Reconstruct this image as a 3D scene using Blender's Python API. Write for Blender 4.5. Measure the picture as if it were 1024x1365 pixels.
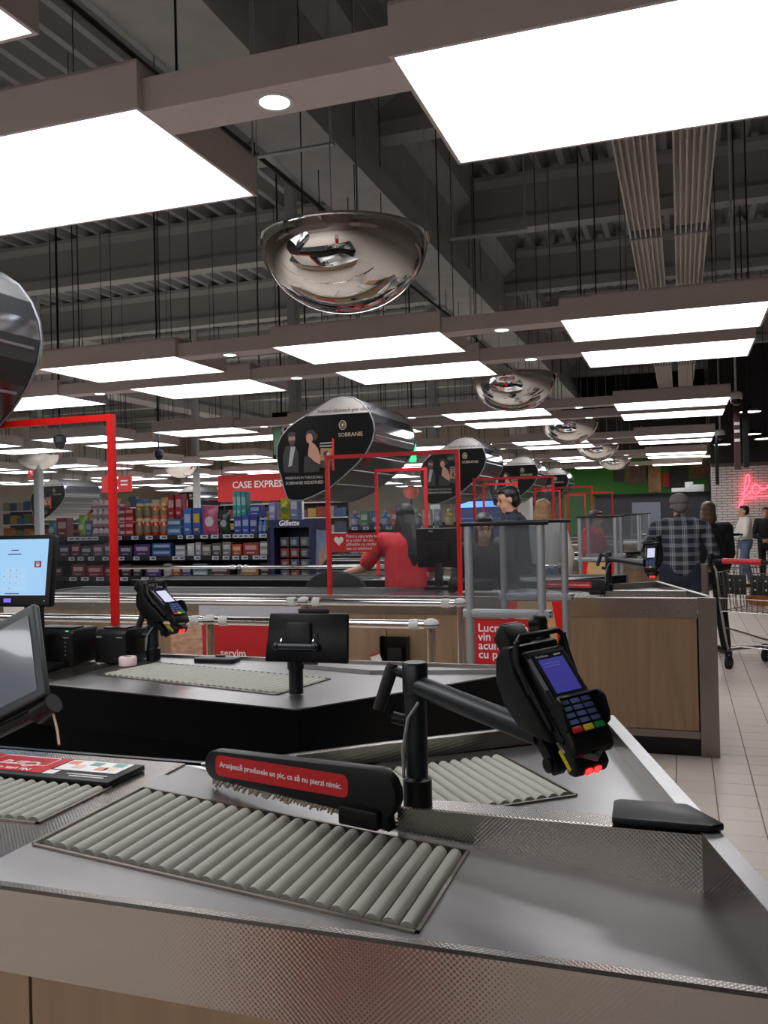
import bpy, bmesh, math, random
from mathutils import Vector, Matrix
random.seed(7)
for _o in list(bpy.data.objects): bpy.data.objects.remove(_o, do_unlink=True)
SC = bpy.context.scene
COL = SC.collection
# ------------------------------------------------------------------ camera
YAW, PITCH, ROLL, FPX, CAMH = math.radians(18.805), math.radians(-0.352), math.radians(1.325), 1165.0, 1.5
_cy, _sy = math.cos(YAW), math.sin(YAW)
CF = Vector((-_sy*math.cos(PITCH), _cy*math.cos(PITCH), -math.sin(PITCH)))
_rh = Vector((_cy, _sy, 0)); _u0 = _rh.cross(CF)
CR = math.cos(ROLL)*_rh - math.sin(ROLL)*_u0
CU = math.cos(ROLL)*_u0 + math.sin(ROLL)*_rh
cam_d = bpy.data.cameras.new('camera'); cam = bpy.data.objects.new('camera', cam_d); COL.objects.link(cam)
cam_d.sensor_fit = 'HORIZONTAL'; cam_d.sensor_width = 36.0; cam_d.lens = 36.0*FPX/1024.0; cam_d.clip_start = 0.02; cam_d.clip_end = 200
_m = Matrix((CR, CU, -CF)).transposed().to_4x4(); _m.translation = Vector((0, 0, CAMH)); cam.matrix_world = _m
SC.camera = cam
# ------------------------------------------------------------------ world, exposure
W = bpy.data.worlds.new('world'); SC.world = W; W.use_nodes = True
W.node_tree.nodes['Background'].inputs[0].default_value = (0.62, 0.60, 0.58, 1)
W.node_tree.nodes['Background'].inputs[1].default_value = 0.02
SC.view_settings.view_transform = 'Standard'; SC.view_settings.look = 'None'
SC.view_settings.gamma = 1.0; SC.view_settings.use_curve_mapping = False
SC.view_settings.exposure = 0.0
PANEL_POWER = 6.3          # radiance of the light panels' diffusers
# ------------------------------------------------------------------ materials
MATS = {}
def lin(c):
    return tuple(((x/255.0)/12.92 if x/255.0 <= 0.04045 else ((x/255.0+0.055)/1.055)**2.4) for x in c)
def mat(name, rgb, rough=0.5, metal=0.0, var=0.06, scale=12.0, bump=0.0, bscale=60.0, stretch=None, emit=None, estr=0.0, spec=0.5, alpha=None, trans=0.0, coat=0.0):
    if name in MATS: return MATS[name]
    m = bpy.data.materials.new(name); m.use_nodes = True; nt = m.node_tree; b = nt.nodes['Principled BSDF']
    c = lin(rgb)
    tc = nt.nodes.new('ShaderNodeTexCoord'); mp = nt.nodes.new('ShaderNodeMapping'); nt.links.new(tc.outputs['Object'], mp.inputs[0])
    if stretch: mp.inputs['Scale'].default_value = stretch
    if var > 0:
        nz = nt.nodes.new('ShaderNodeTexNoise'); nz.inputs['Scale'].default_value = scale; nz.inputs['Detail'].default_value = 4; nt.links.new(mp.outputs[0], nz.inputs['Vector'])
        mx = nt.nodes.new('ShaderNodeMix'); mx.data_type = 'RGBA'
        mx.inputs['A'].default_value = tuple(max(0, x*(1-var*2)) for x in c)+(1,); mx.inputs['B'].default_value = tuple(min(1, x*(1+var*2)) for x in c)+(1,)
        nt.links.new(nz.outputs['Fac'], mx.inputs['Factor']); nt.links.new(mx.outputs['Result'], b.inputs['Base Color'])
    else: b.inputs['Base Color'].default_value = c+(1,)
    b.inputs['Roughness'].default_value = rough; b.inputs['Metallic'].default_value = metal
    b.inputs['Specular IOR Level'].default_value = spec
    if coat: b.inputs['Coat Weight'].default_value = coat
    if trans: b.inputs['Transmission Weight'].default_value = trans
    if alpha is not None: b.inputs['Alpha'].default_value = alpha
    if emit: b.inputs['Emission Color'].default_value = lin(emit)+(1,); b.inputs['Emission Strength'].default_value = estr
    if bump:
        n2 = nt.nodes.new('ShaderNodeTexNoise'); n2.inputs['Scale'].default_value = bscale; nt.links.new(mp.outputs[0], n2.inputs['Vector'])
        bp = nt.nodes.new('ShaderNodeBump'); bp.inputs['Strength'].default_value = bump; bp.inputs['Distance'].default_value = 0.01
        nt.links.new(n2.outputs['Fac'], bp.inputs['Height']); nt.links.new(bp.outputs[0], b.inputs['Normal'])
    MATS[name] = m; return m
def mat_steel_pattern(name, rgb, rough, cell=0.0045, strength=0.25, brush=None):
    m = mat(name, rgb, rough, 1.0, 0.05, 3.0); nt = m.node_tree; b = nt.nodes['Principled BSDF']
    tc = nt.nodes.new('ShaderNodeTexCoord'); k = 2*math.pi/cell; fac = []
    for vec in ((k, 0, 0), (0, k, k)):      # pressed diamond pattern: product of two crossed waves
        dp = nt.nodes.new('ShaderNodeVectorMath'); dp.operation = 'DOT_PRODUCT'; dp.inputs[1].default_value = vec; nt.links.new(tc.outputs['Object'], dp.inputs[0])
        sn = nt.nodes.new('ShaderNodeMath'); sn.operation = 'SINE'; nt.links.new(dp.outputs['Value'], sn.inputs[0]); fac.append(sn)
    ml = nt.nodes.new('ShaderNodeMath'); ml.operation = 'MULTIPLY'; nt.links.new(fac[0].outputs[0], ml.inputs[0]); nt.links.new(fac[1].outputs[0], ml.inputs[1])
    bp = nt.nodes.new('ShaderNodeBump'); bp.inputs['Strength'].default_value = strength; bp.inputs['Distance'].default_value = 0.0006
    nt.links.new(ml.outputs[0], bp.inputs['Height']); nt.links.new(bp.outputs[0], b.inputs['Normal'])
    # uneven sheen from cleaning: roughness variation
    nz = nt.nodes.new('ShaderNodeTexNoise'); nz.inputs['Scale'].default_value = 4.0; nz.inputs['Detail'].default_value = 5; nt.links.new(tc.outputs['Object'], nz.inputs['Vector'])
    mr = nt.nodes.new('ShaderNodeMapRange'); mr.inputs['To Min'].default_value = rough*0.75; mr.inputs['To Max'].default_value = rough*1.3
    nt.links.new(nz.outputs['Fac'], mr.inputs['Value']); nt.links.new(mr.outputs[0], b.inputs['Roughness'])
    return m
def mat_wood(name, rgb):
    if name in MATS: return MATS[name]
    m = mat(name, rgb, 0.42, 0, 0.0); nt = m.node_tree; b = nt.nodes['Principled BSDF']; c = lin(rgb)
    tc = nt.nodes.new('ShaderNodeTexCoord'); mp = nt.nodes.new('ShaderNodeMapping'); mp.inputs['Scale'].default_value = (9, 9, 0.8); nt.links.new(tc.outputs['Object'], mp.inputs[0])
    nz = nt.nodes.new('ShaderNodeTexNoise'); nz.inputs['Scale'].default_value = 1.6; nz.inputs['Detail'].default_value = 8; nz.inputs['Distortion'].default_value = 0.6; nt.links.new(mp.outputs[0], nz.inputs['Vector'])
    rp = nt.nodes.new('ShaderNodeValToRGB'); rp.color_ramp.elements[0].position = 0.28; rp.color_ramp.elements[1].position = 0.75
    rp.color_ramp.elements[0].color = tuple(x*0.72 for x in c)+(1,); rp.color_ramp.elements[1].color = tuple(x*1.12 for x in c)+(1,)
    nt.links.new(nz.outputs['Fac'], rp.inputs[0]); nt.links.new(rp.outputs[0], b.inputs['Base Color'])
    mp2 = nt.nodes.new('ShaderNodeMapping'); mp2.inputs['Scale'].default_value = (120, 120, 3); nt.links.new(tc.outputs['Object'], mp2.inputs[0])
    n2 = nt.nodes.new('ShaderNodeTexNoise'); n2.inputs['Scale'].default_value = 1.0; nt.links.new(mp2.outputs[0], n2.inputs['Vector'])
    bp = nt.nodes.new('ShaderNodeBump'); bp.inputs['Strength'].default_value = 0.08; nt.links.new(n2.outputs['Fac'], bp.inputs['Height']); nt.links.new(bp.outputs[0], b.inputs['Normal'])
    return m
def mat_acrylic(name, tint=(232, 236, 236), opacity=0.04):
    if name in MATS: return MATS[name]
    m = bpy.data.materials.new(name); m.use_nodes = True; nt = m.node_tree; nt.nodes.clear()
    out = nt.nodes.new('ShaderNodeOutputMaterial'); tr = nt.nodes.new('ShaderNodeBsdfTransparent'); tr.inputs[0].default_value = lin(tint)+(1,)
    gl = nt.nodes.new('ShaderNodeBsdfGlossy'); gl.inputs['Roughness'].default_value = 0.03
    df = nt.nodes.new('ShaderNodeBsdfDiffuse'); df.inputs[0].default_value = (0.55, 0.56, 0.57, 1)
    fr = nt.nodes.new('ShaderNodeFresnel'); fr.inputs[0].default_value = 1.3
    a = nt.nodes.new('ShaderNodeMixShader'); a.inputs[0].default_value = opacity; nt.links.new(tr.outputs[0], a.inputs[1]); nt.links.new(df.outputs[0], a.inputs[2])
    bmx = nt.nodes.new('ShaderNodeMixShader'); nt.links.new(fr.outputs[0], bmx.inputs[0]); nt.links.new(a.outputs[0], bmx.inputs[1]); nt.links.new(gl.outputs[0], bmx.inputs[2])
    nt.links.new(bmx.outputs[0], out.inputs[0]); MATS[name] = m; return m
def mat_emit(name, rgb, strength):
    if name in MATS: return MATS[name]
    m = bpy.data.materials.new(name); m.use_nodes = True; b = m.node_tree.nodes['Principled BSDF']
    b.inputs['Base Color'].default_value = tuple(x*.12 for x in lin(rgb))+(1,); b.inputs['Emission Color'].default_value = lin(rgb)+(1,); b.inputs['Emission Strength'].default_value = strength
    b.inputs['Roughness'].default_value = 0.4
    MATS[name] = m; return m
STEEL = mat_steel_pattern('steel_dimpled', (158, 151, 144), 0.24, 0.0078, 0.25)
STEELF = mat_steel_pattern('steel_deck', (160, 158, 157), 0.33, 0.0078, 0.05)
STEELB = mat_steel_pattern('steel_brushed', (140, 130, 122), 0.36, 0.006, 0.08)
CHROME = mat('chrome', (225, 225, 225), 0.08, 1.0, 0.02)
MIRROR = mat('mirror_dome', (236, 234, 232), 0.025, 1.0, 0.0)
ALU = mat('aluminium', (176, 178, 182), 0.40, 0.55, 0.03)
WOOD = mat_wood('oak_laminate', (158, 130, 100))
BLACK = mat('black_plastic', (13, 13, 14), 0.42, 0, 0.08, 30, 0.05, 400, spec=0.35)
BLACKM = mat('black_laminate', (9, 9, 10), 0.34, 0, 0.05, spec=0.3)
DARKST = mat('dark_powdercoat', (24, 29, 32), 0.36, 0.1, 0.05)
RUBBER = mat('rubber', (24, 24, 25), 0.75, 0, 0.06)
ROLLER = mat('roller_plastic', (164, 163, 150), 0.5, 0, 0.05, 6)
RED = mat('red_frame', (226, 22, 18), 0.4, 0, 0.03)
REDP = mat('red_print', (200, 24, 32), 0.45, 0, 0.05)
WHITEP = mat('white_print', (238, 236, 234), 0.5, 0, 0.02)
LAMPB = mat('lamp_casing', (206, 194, 192), 0.55, 0, 0.03)
ACRYL = mat_acrylic('clear_acrylic')
GATEG = mat_acrylic('gate_glass', (222, 226, 230), 0.075)
CONCR = mat('concrete', (178, 178, 176), 0.85, 0, 0.12, 3, 0.15, 20)
WHITEPL = mat('white_plastic', (215, 214, 212), 0.4, 0, 0.03)
DIFF = mat_emit('panel_diffuser', (250, 251, 255), PANEL_POWER)
SPOT = mat_emit('spot_glow', (255, 250, 245), 9.0)
# ------------------------------------------------------------------ mesh helpers
class MB:
    def __init__(s, M=None): s.v = []; s.f = []; s.M = M
    def add(s, vs, fs):
        o = len(s.v)
        for p in vs:
            p = Vector(p); s.v.append(s.M @ p if s.M else p)
        s.f += [tuple(i+o for i in q) for q in fs]; return s
    def box(s, x0, x1, y0, y1, z0, z1):
        return s.add([(x0,y0,z0),(x1,y0,z0),(x1,y1,z0),(x0,y1,z0),(x0,y0,z1),(x1,y0,z1),(x1,y1,z1),(x0,y1,z1)],
                     [(0,3,2,1),(4,5,6,7),(0,1,5,4),(1,2,6,5),(2,3,7,6),(3,0,4,7)])
    def cbox(s, c, d): return s.box(c[0]-d[0]/2, c[0]+d[0]/2, c[1]-d[1]/2, c[1]+d[1]/2, c[2]-d[2]/2, c[2]+d[2]/2)
    def prism(s, poly, a, b, axis='z'):
        n = len(poly)
        def P(p, h): return (p[0],p[1],h) if axis=='z' else ((p[0],h,p[1]) if axis=='y' else (h,p[0],p[1]))
        vs = [P(p,a) for p in poly]+[P(p,b) for p in poly]
        fs = [tuple(range(n-1,-1,-1)), tuple(range(n,2*n))]+[(i,(i+1)%n,(i+1)%n+n,i+n) for i in range(n)]
        return s.add(vs, fs)
    def quad(s, a, b, c, d): return s.add([a,b,c,d],[(0,1,2,3)])
    def slab(s, pts, t):   # pts: ring of top points, t thickness down
        n = len(pts); vs = [tuple(p) for p in pts]+[(p[0],p[1],p[2]-t) for p in pts]
        return s.add(vs, [tuple(range(n)), tuple(range(2*n-1,n-1,-1))]+[(i+n,(i+1)%n+n,(i+1)%n,i) for i in range(n)])
    def cyl(s, p0, p1, r0, r1=None, n=12):
        r1 = r0 if r1 is None else r1
        p0 = Vector(p0); p1 = Vector(p1); d = (p1-p0).normalized()
        a = d.orthogonal().normalized(); b = d.cross(a)
        vs = [p0+(a*math.cos(t)+b*math.sin(t))*r0 for t in [2*math.pi*i/n for i in range(n)]]+[p1+(a*math.cos(t)+b*math.sin(t))*r1 for t in [2*math.pi*i/n for i in range(n)]]
        return s.add(vs, [tuple(range(n-1,-1,-1)), tuple(range(n,2*n))]+[(i,(i+1)%n,(i+1)%n+n,i+n) for i in range(n)])
    def tube(s, pts, r, n=8, closed=False):
        pts = [Vector(p) for p in pts]; m = len(pts); rings = []
        up = None
        for i, p in enumerate(pts):
            if closed: d = (pts[(i+1)%m]-pts[i-1]).normalized()
            else: d = (pts[min(i+1,m-1)]-pts[max(i-1,0)]).normalized()
            if up is None: up = d.orthogonal().normalized()
            up = (up-d*up.dot(d)); up = up.normalized() if up.length > 1e-6 else d.orthogonal().normalized()
            b = d.cross(up); rr = r[i] if isinstance(r,(list,tuple)) else r
            rings.append([p+(up*math.cos(t)+b*math.sin(t))*rr for t in [2*math.pi*k/n for k in range(n)]])
        vs = [q for rg in rings for q in rg]; fs = []
        for i in range(m if closed else m-1):
            j = (i+1)%m
            for k in range(n): fs.append((i*n+k, i*n+(k+1)%n, j*n+(k+1)%n, j*n+k))
        if not closed: fs += [tuple(range(n-1,-1,-1)), tuple(range((m-1)*n, m*n))]
        return s.add(vs, fs)
    def lathe(s, prof, c=(0,0,0), n=20, caps=True):   # prof: (r, z) bottom to top
        vs = []; fs = []; m = len(prof)
        for r, z in prof:
            for k in range(n): vs.append((c[0]+r*math.cos(2*math.pi*k/n), c[1]+r*math.sin(2*math.pi*k/n), c[2]+z))
        for i in range(m-1):
            for k in range(n): fs.append((i*n+k, i*n+(k+1)%n, (i+1)*n+(k+1)%n, (i+1)*n+k))
        if caps and prof[0][0] > 1e-5: fs.append(tuple(range(n-1,-1,-1)))
        if caps and prof[-1][0] > 1e-5: fs.append(tuple(range((m-1)*n, m*n)))
        return s.add(vs, fs)
    def ball(s, c, r, nu=14, nv=9):
        if not isinstance(r,(tuple,list)): r = (r,r,r)
        vs = [(c[0],c[1],c[2]-r[2])]; fs = []
        for i in range(1,nv):
            t = -math.pi/2+math.pi*i/nv
            for k in range(nu):
                a = 2*math.pi*k/nu; vs.append((c[0]+r[0]*math.cos(t)*math.cos(a), c[1]+r[1]*math.cos(t)*math.sin(a), c[2]+r[2]*math.sin(t)))
        vs.append((c[0],c[1],c[2]+r[2])); top = len(vs)-1
        for k in range(nu):
            fs.append((0, 1+(k+1)%nu, 1+k)); fs.append((top, 1+(nv-2)*nu+k, 1+(nv-2)*nu+(k+1)%nu))
            for i in range(nv-2): fs.append((1+i*nu+k, 1+i*nu+(k+1)%nu, 1+(i+1)*nu+(k+1)%nu, 1+(i+1)*nu+k))
        return s.add(vs, fs)
    def build(s, name, material, parent=None, origin=None, bevel=0.0, seg=2, smooth=True, angle=38):
        if parent is not None: off = world_of(parent)
        else: off = Vector(origin) if origin is not None else Vector((0,0,0))
        me = bpy.data.meshes.new(name); me.from_pydata([tuple(p-off) for p in s.v], [], s.f); me.update()
        if bevel > 0:
            bm = bmesh.new(); bm.from_mesh(me)
            es = [e for e in bm.edges if len(e.link_faces) == 2 and e.calc_face_angle(0) > 0.6]
            try: bmesh.ops.bevel(bm, geom=es, offset=bevel, segments=seg, affect='EDGES', profile=0.5, clamp_overlap=True)
            except Exception: pass
            bm.to_mesh(me); bm.free()
        if smooth:
            me.shade_smooth(); me.set_sharp_from_angle(angle=math.radians(angle))
        me.materials.append(material)
        o = bpy.data.objects.new(name, me); COL.objects.link(o)
        if parent is not None: o.parent = parent
        else: o.location = off
        return o
WORLD = {}
def world_of(o):
    p = Vector((0,0,0))
    while o is not None: p = p+o.location; o = o.parent
    return p
def tag(o, label=None, cat=None, group=None, kind=None):
    if label: o['label'] = label
    if cat: o['category'] = cat
    if group: o['group'] = group
    if kind: o['kind'] = kind
    return o
def thing(name, loc, label, cat, group=None):
    o = bpy.data.objects.new(name, None); COL.objects.link(o); o.location = loc; o.empty_display_size = 0.1
    return tag(o, label, cat, group)
def copy_tree(o, parent=None, skip=()):
    c = o.copy(); COL.objects.link(c); c.parent = parent
    for ch in list(o.children):
        if ch.name.split('.')[0] in skip: continue
        copy_tree(ch, c, skip)
    return c
def dup(root, dloc, label, group=None, skip=(), rotz=None):
    c = copy_tree(root, None, skip); c.location = root.location+Vector(dloc); c['label'] = label
    if group: c['group'] = group
    if rotz is not None: c.rotation_euler.z = rotz
    return c
def text_mesh(txt, size, depth=0.0006, align='LEFT', spacing=1.0, shear=0.0, bold=0.0):
    cu = bpy.data.curves.new('t', 'FONT'); cu.body = txt; cu.size = size; cu.extrude = depth; cu.align_x = align; cu.space_character = spacing; cu.shear = shear; cu.offset = bold; cu.resolution_u = 2
    ob = bpy.data.objects.new('t', cu); COL.objects.link(ob)
    dg = bpy.context.evaluated_depsgraph_get(); dg.update()
    me = bpy.data.meshes.new_from_object(ob.evaluated_get(dg)); bpy.data.objects.remove(ob); bpy.data.curves.remove(cu)
    return me
def text(txt, size, M, material, parent, name='lettering', **kw):
    me = text_mesh(txt, size, **kw); off = world_of(parent) if parent is not None else Vector((0,0,0))
    me.transform(Matrix.Translation(-off) @ M); me.materials.clear(); me.materials.append(material)
    o = bpy.data.objects.new(name, me); COL.objects.link(o); o.parent = parent
    return o
def frameM(o, x, y):     # matrix with origin o, local X, local Y, Z = X x Y
    x = Vector(x).normalized(); y = Vector(y); y = (y-x*y.dot(x)).normalized(); z = x.cross(y)
    m = Matrix((x, y, z)).transposed().to_4x4(); m.translation = Vector(o); return m
def rrect(w, h, r, n=4, cx=0, cy=0):
    pts = []
    for sx, sy, a0 in ((1,-1,-90),(1,1,0),(-1,1,90),(-1,-1,180)):
        for i in range(n+1):
            a = math.radians(a0+90*i/n); pts.append((cx+sx*(w/2-r)+r*math.cos(a), cy+sy*(h/2-r)+r*math.sin(a)))
    return pts
T = 0.967       # counter top height
D = 4.6         # distance from one pair of lanes to the next
ORD = ['first','second','third','fourth','fifth','sixth','seventh','eighth','ninth','tenth','eleventh','twelfth','thirteenth','fourteenth','fifteenth','sixteenth','seventeenth','eighteenth','nineteenth','twentieth']
# ------------------------------------------------------------------ the hall
def struct(o): o['kind'] = 'structure'; return o
FLM = mat('floor_grout', (120, 110, 102), 0.7, 0, 0.08)
TILE = mat('floor_tile', (224, 211, 198), 0.30, 0, 0.05, 5)
m = MB(); m.box(-24, 9, -9, 40, -0.12, -0.004); floor = struct(m.build('floor', FLM))
TS = 0.2
def tile_mesh():
    t = MB(); g = 0.0025; b = 0.003
    a, c = TS-g, 0.0
    t.add([(g,g,-0.004),(a,g,-0.004),(a,a,-0.004),(g,a,-0.004),(g+b,g+b,0),(a-b,g+b,0),(a-b,a-b,0),(g+b,a-b,0)],[(4,5,6,7),(0,1,5,4),(1,2,6,5),(2,3,7,6),(3,0,4,7)])
    me = bpy.data.meshes.new('floor_tile'); me.from_pydata([tuple(p) for p in t.v], [], t.f); me.materials.append(TILE); return me
TM = tile_mesh(); X0, Y0 = 0.137, 3.94
near = set()
cand = []
for i in range(-3, 14):
    for j in range(-16, 50):
        x, y = X0+i*TS, Y0+j*TS; p = Vector((x+.1, y+.1, -CAMH)); d = p.dot(CF)
        if d < 0.5: continue
        u, v = 512+FPX*p.dot(CR)/d, 682.5-FPX*p.dot(CU)/d
        if u > 850 and u < 1060 and v > 700 and v < 1400 and x > 0.19-0.28*max(0, min(1.31, (y-1.04)%D)) - 0.3: cand.append((d, i, j))
cand.sort()
for d, i, j in cand[:290]:
    near.add((i, j)); o = bpy.data.objects.new('floor_tile', TM); COL.objects.link(o); o.parent = floor; o.location = (X0+i*TS, Y0+j*TS, 0)
m = MB()
for i in range(-45, 30):
    for j in range(-40, 130):
        if (i, j) in near: continue
        x, y = X0+i*TS, Y0+j*TS; g = 0.0025
        m.add([(x+g,y+g,0),(x+TS-g,y+g,0),(x+TS-g,y+TS-g,0),(x+g,y+TS-g,0)],[(0,1,2,3)])
o = m.build('floor_tile_field', TILE, floor, smooth=False); o['kind'] = 'stuff'
m = MB(); x1, y1 = X0-45*TS, Y0-40*TS; x2, y2 = X0+30*TS, Y0+130*TS
m.box(-24, x1, -9, 40, -.004, 0); m.box(x1, x2, -9, y1, -.004, 0); m.box(x1, x2, y2, 40, -.004, 0); m.box(x2, 9, -9, 40, -.004, 0)
o = m.build('floor_border', TILE, floor, smooth=False)
WALLM = mat('hall_wall', (196, 186, 168), 0.8, 0, 0.08, 2)
WALLD = mat('hall_wall_dark', (40, 40, 44), 0.7, 0, 0.06, 2)
m = MB(); m.box(-24, 9, 39, 39.3, 0, 6.6); struct(m.build('wall_back', WALLM))
m = MB(); m.box(-24.3, -24, -9, 39.3, 0, 6.6); struct(m.build('wall_left', WALLM))
m = MB(); m.box(9, 9.3, -9, 39.3, 0, 6.6); struct(m.build('wall_right', mat('hall_wall_light', (170, 160, 152), 0.8, 0, 0.06, 2)))
m = MB(); m.box(-24, 9, -9.3, -9, 0, 6.6); struct(m.build('wall_front', mat('hall_wall_light', (170, 160, 152))))
# corrugated roof deck: trapezoid ribs along Y
DECKZ = 6.15
DECKM = mat('roof_deck', (158, 160, 160), 0.6, 0.0, 0.08, 1)
prof = []
x = -24.0
while x < 9:
    prof += [(x, DECKZ+.16), (x+.10, DECKZ+.16), (x+.17, DECKZ), (x+.25, DECKZ)]; x += .32
m = MB()
n = len(prof)
vs = [(p[0], -9, p[1]) for p in prof]+[(p[0], 39.2, p[1]) for p in prof]
m.add(vs, [(i, i+n, i+n+1, i+1) for i in range(n-1)])
m.box(-24, 9.2, -9, 39.2, DECKZ+.2, DECKZ+.3)
ceiling = struct(m.build('ceiling', DECKM, smooth=False))
BEAMM = mat('roof_beam_paint', (168, 169, 167), 0.7, 0, 0.06, 1)
for j in range(13):
    y = -5.0+j*3.4
    b = MB(); b.prism([(y-.13, DECKZ-.75), (y+.13, DECKZ-.75), (y+.13, DECKZ-.6), (y+.06, DECKZ-.52), (y+.06, DECKZ-.14), (y+.17, DECKZ-.06), (y+.17, DECKZ), (y-.17, DECKZ), (y-.17, DECKZ-.06), (y-.06, DECKZ-.14), (y-.06, DECKZ-.52), (y-.13, DECKZ-.6)], -24, 9, 'x')
    b.build('roof_beam', BEAMM, ceiling, smooth=False)
for x in (-13.6, -3.05, 7.2):
    b = MB(); b.prism([(x-.32, 4.72), (x+.32, 4.72), (x+.32, 4.95), (x+.18, 5.1), (x+.18, 5.7), (x+.4, 5.85), (x+.4, DECKZ), (x-.4, DECKZ), (x-.4, 5.85), (x-.18, 5.7), (x-.18, 5.1), (x-.32, 4.95)], -9, 39, 'y')
    b.build('roof_girder', CONCR, ceiling, smooth=False)
# pair of ribbed white louvre trays under the roof
TRAYM = mat('tray_white', (232, 226, 218), 0.5, 0, 0.05, 2)
for k, x in enumerate((-0.42, 0.0)):
    t = thing('louvre_tray', (x, 6, 4.2), 'ribbed pale metal tray under the roof, %s of the pair' % ('left' if k == 0 else 'right'), 'duct', 'ribbed trays under the roof')
    b = MB(); b.box(x, x+.30, 5.0, 24, 4.28, 4.30); b.build('tray_back', TRAYM, t)
    for i in range(7):
        b = MB(); xx = x+i*.048; b.box(xx, xx+.014, 5.0, 24, 4.2, 4.28); b.build('rib', TRAYM, t)
    for yy in (5.0, 9.0, 13.0, 17, 21): b = MB(); b.box(x-.01, x+.31, yy, yy+.03, 4.19, 4.31); b.build('clamp', ALU, t)
# black cable run beside the girder, on brackets
b = MB(); b.tube([(-3.42, y, 4.66+.02*math.sin(y)) for y in range(-4, 36, 1)], .022, 6)
tag(b.build('cable_run', BLACKM), 'black cable run following the concrete girder', 'cable')
for k, (x, y, z) in enumerate(((-2.35, 5.2, 3.9), (-1.35, 6.6, 3.65))):
    t = thing('pipe_hanger', (x, y, z), ('steel hanger frame beside the front dome mirror' if k else 'steel hanger frame under the light bridge with spotlight'), 'hanger', 'roof hangers')
    b = MB(); b.cyl((x-.3, y, z), (x+.3, y, z), .014); b.build('cross_bar', ALU, t)
    for sx in (-.28, .28): b = MB(); b.cyl((x+sx, y, z), (x+sx, y, DECKZ), .008, n=6); b.build('drop_rod', ALU, t)
# pillars
PILM = mat('pillar_grey', (178, 182, 186), 0.5, 0, 0.03)
for x, y, w, l in ((-5.0, 11.0, .14, 'slim grey steel pillar left of the pod with the couple'), (-4.42, 16.0, .16, 'slim grey steel pillar behind the second pod'), (-11.55, 13.6, .14, 'slim grey pillar beneath the far left dome mirror'), (-11.0, 18.4, .14, 'slim grey pillar behind the striped boxes at left')):
    t = thing('steel_pillar', (x, y, 0), l, 'pillar', 'steel pillars')
    b = MB(); b.prism(rrect(w, w, .02, 3, x, y), 0, DECKZ); b.build('shaft', PILM, t)
    b = MB(); b.box(x-w, x+w, y-w, y+w, 0, .03); b.build('base_plate', PILM, t)
t = thing('square_column', (-3.3, 19.5, 0), 'thick pale column beyond the row of pods', 'column')
b = MB(); b.box(-3.62, -3.2, 19.5, 19.92, 0, DECKZ); b.build('shaft', WHITEPL, t, bevel=.02); b = MB(); b.box(-3.66, -3.16, 19.46, 19.96, 0, .15); b.build('foot', BLACKM, t)
# ------------------------------------------------------------------ light panels
LX, LW, LP = -2.725, 1.241, 2.019
LY, LD, LS, LROW = 2.197, 0.766, 1.18, 4.581
LZ = 2.72
def make_panel():
    t = thing('ceiling_light', (0, 0, LZ), 'x', 'light')
    b = MB(); w, d, h = LW, LD, .145
    e = .012
    for x0, x1, y0, y1 in ((0, w, 0, e), (0, w, d-e, d), (0, e, e, d-e), (w-e, w, e, d-e)): b.box(x0, x1, y0, y1, LZ, LZ+h)
    b.box(0, w, 0, d, LZ+h-.01, LZ+h)
    b.build('casing', LAMPB, t, smooth=False)
    b = MB(); b.box(e, w-e, e, d-e, LZ+.004, LZ+.018); b.build('diffuser', DIFF, t, smooth=False)
    for x in (.10, 1.14):
        b = MB(); b.cyl((x, d/2, LZ+h), (x, d/2, DECKZ), .005, n=5); b.build('suspension_rod', DARKST, t)
        b = MB(); b.cyl((x, d/2, LZ+h), (x, d/2, LZ+h+.06), .012, n=6); b.build('rod_socket', ALU, t)
    return t
proto = None
COLS = {1: 'right-hand', 0: 'centre', -1: 'left-of-centre', -2: 'second left', -3: 'third left', -4: 'fourth left', -5: 'fifth left', -6: 'sixth left', -7: 'seventh left', -8: 'far left'}
for r in range(14):
    y = LY+LROW*((r+1)//2)-(LS if r % 2 == 1 else 0) if r > 0 else LY
    for c in COLS:
        if (r >= 10 and c > -3) or (LX+LP*c+LW < -.90*(y+LD)-.6 and c < -2): continue
        lab = 'square white ceiling light panel in the %s column, %s row from the camera' % (COLS[c], ORD[r])
        if proto is None: proto = make_panel(); o = proto
        else: o = copy_tree(proto)
        o.location = (LX+LP*c, y, LZ); tag(o, lab, 'light', 'ceiling light panels')
# same grid: overhead row, then unseen rows added behind the camera as fill
for r, y in enumerate((LY-LS, LY-LROW, LY-LS-LROW, LY-2*LROW)):
    for c in (-3, -2, -1, 0, 1):
        if r == 0 and c == 1: continue
        o = copy_tree(proto); o.location = (LX+LP*c, y, LZ); tag(o, 'square white ceiling light panel %s, %s column' % (('at the top left edge of the photo', 'added as unseen fill just behind the camera', 'added as unseen fill in the second row behind the camera', 'added as unseen fill in the third row behind the camera')[r], COLS[c]), 'light', 'ceiling light panels')
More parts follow.
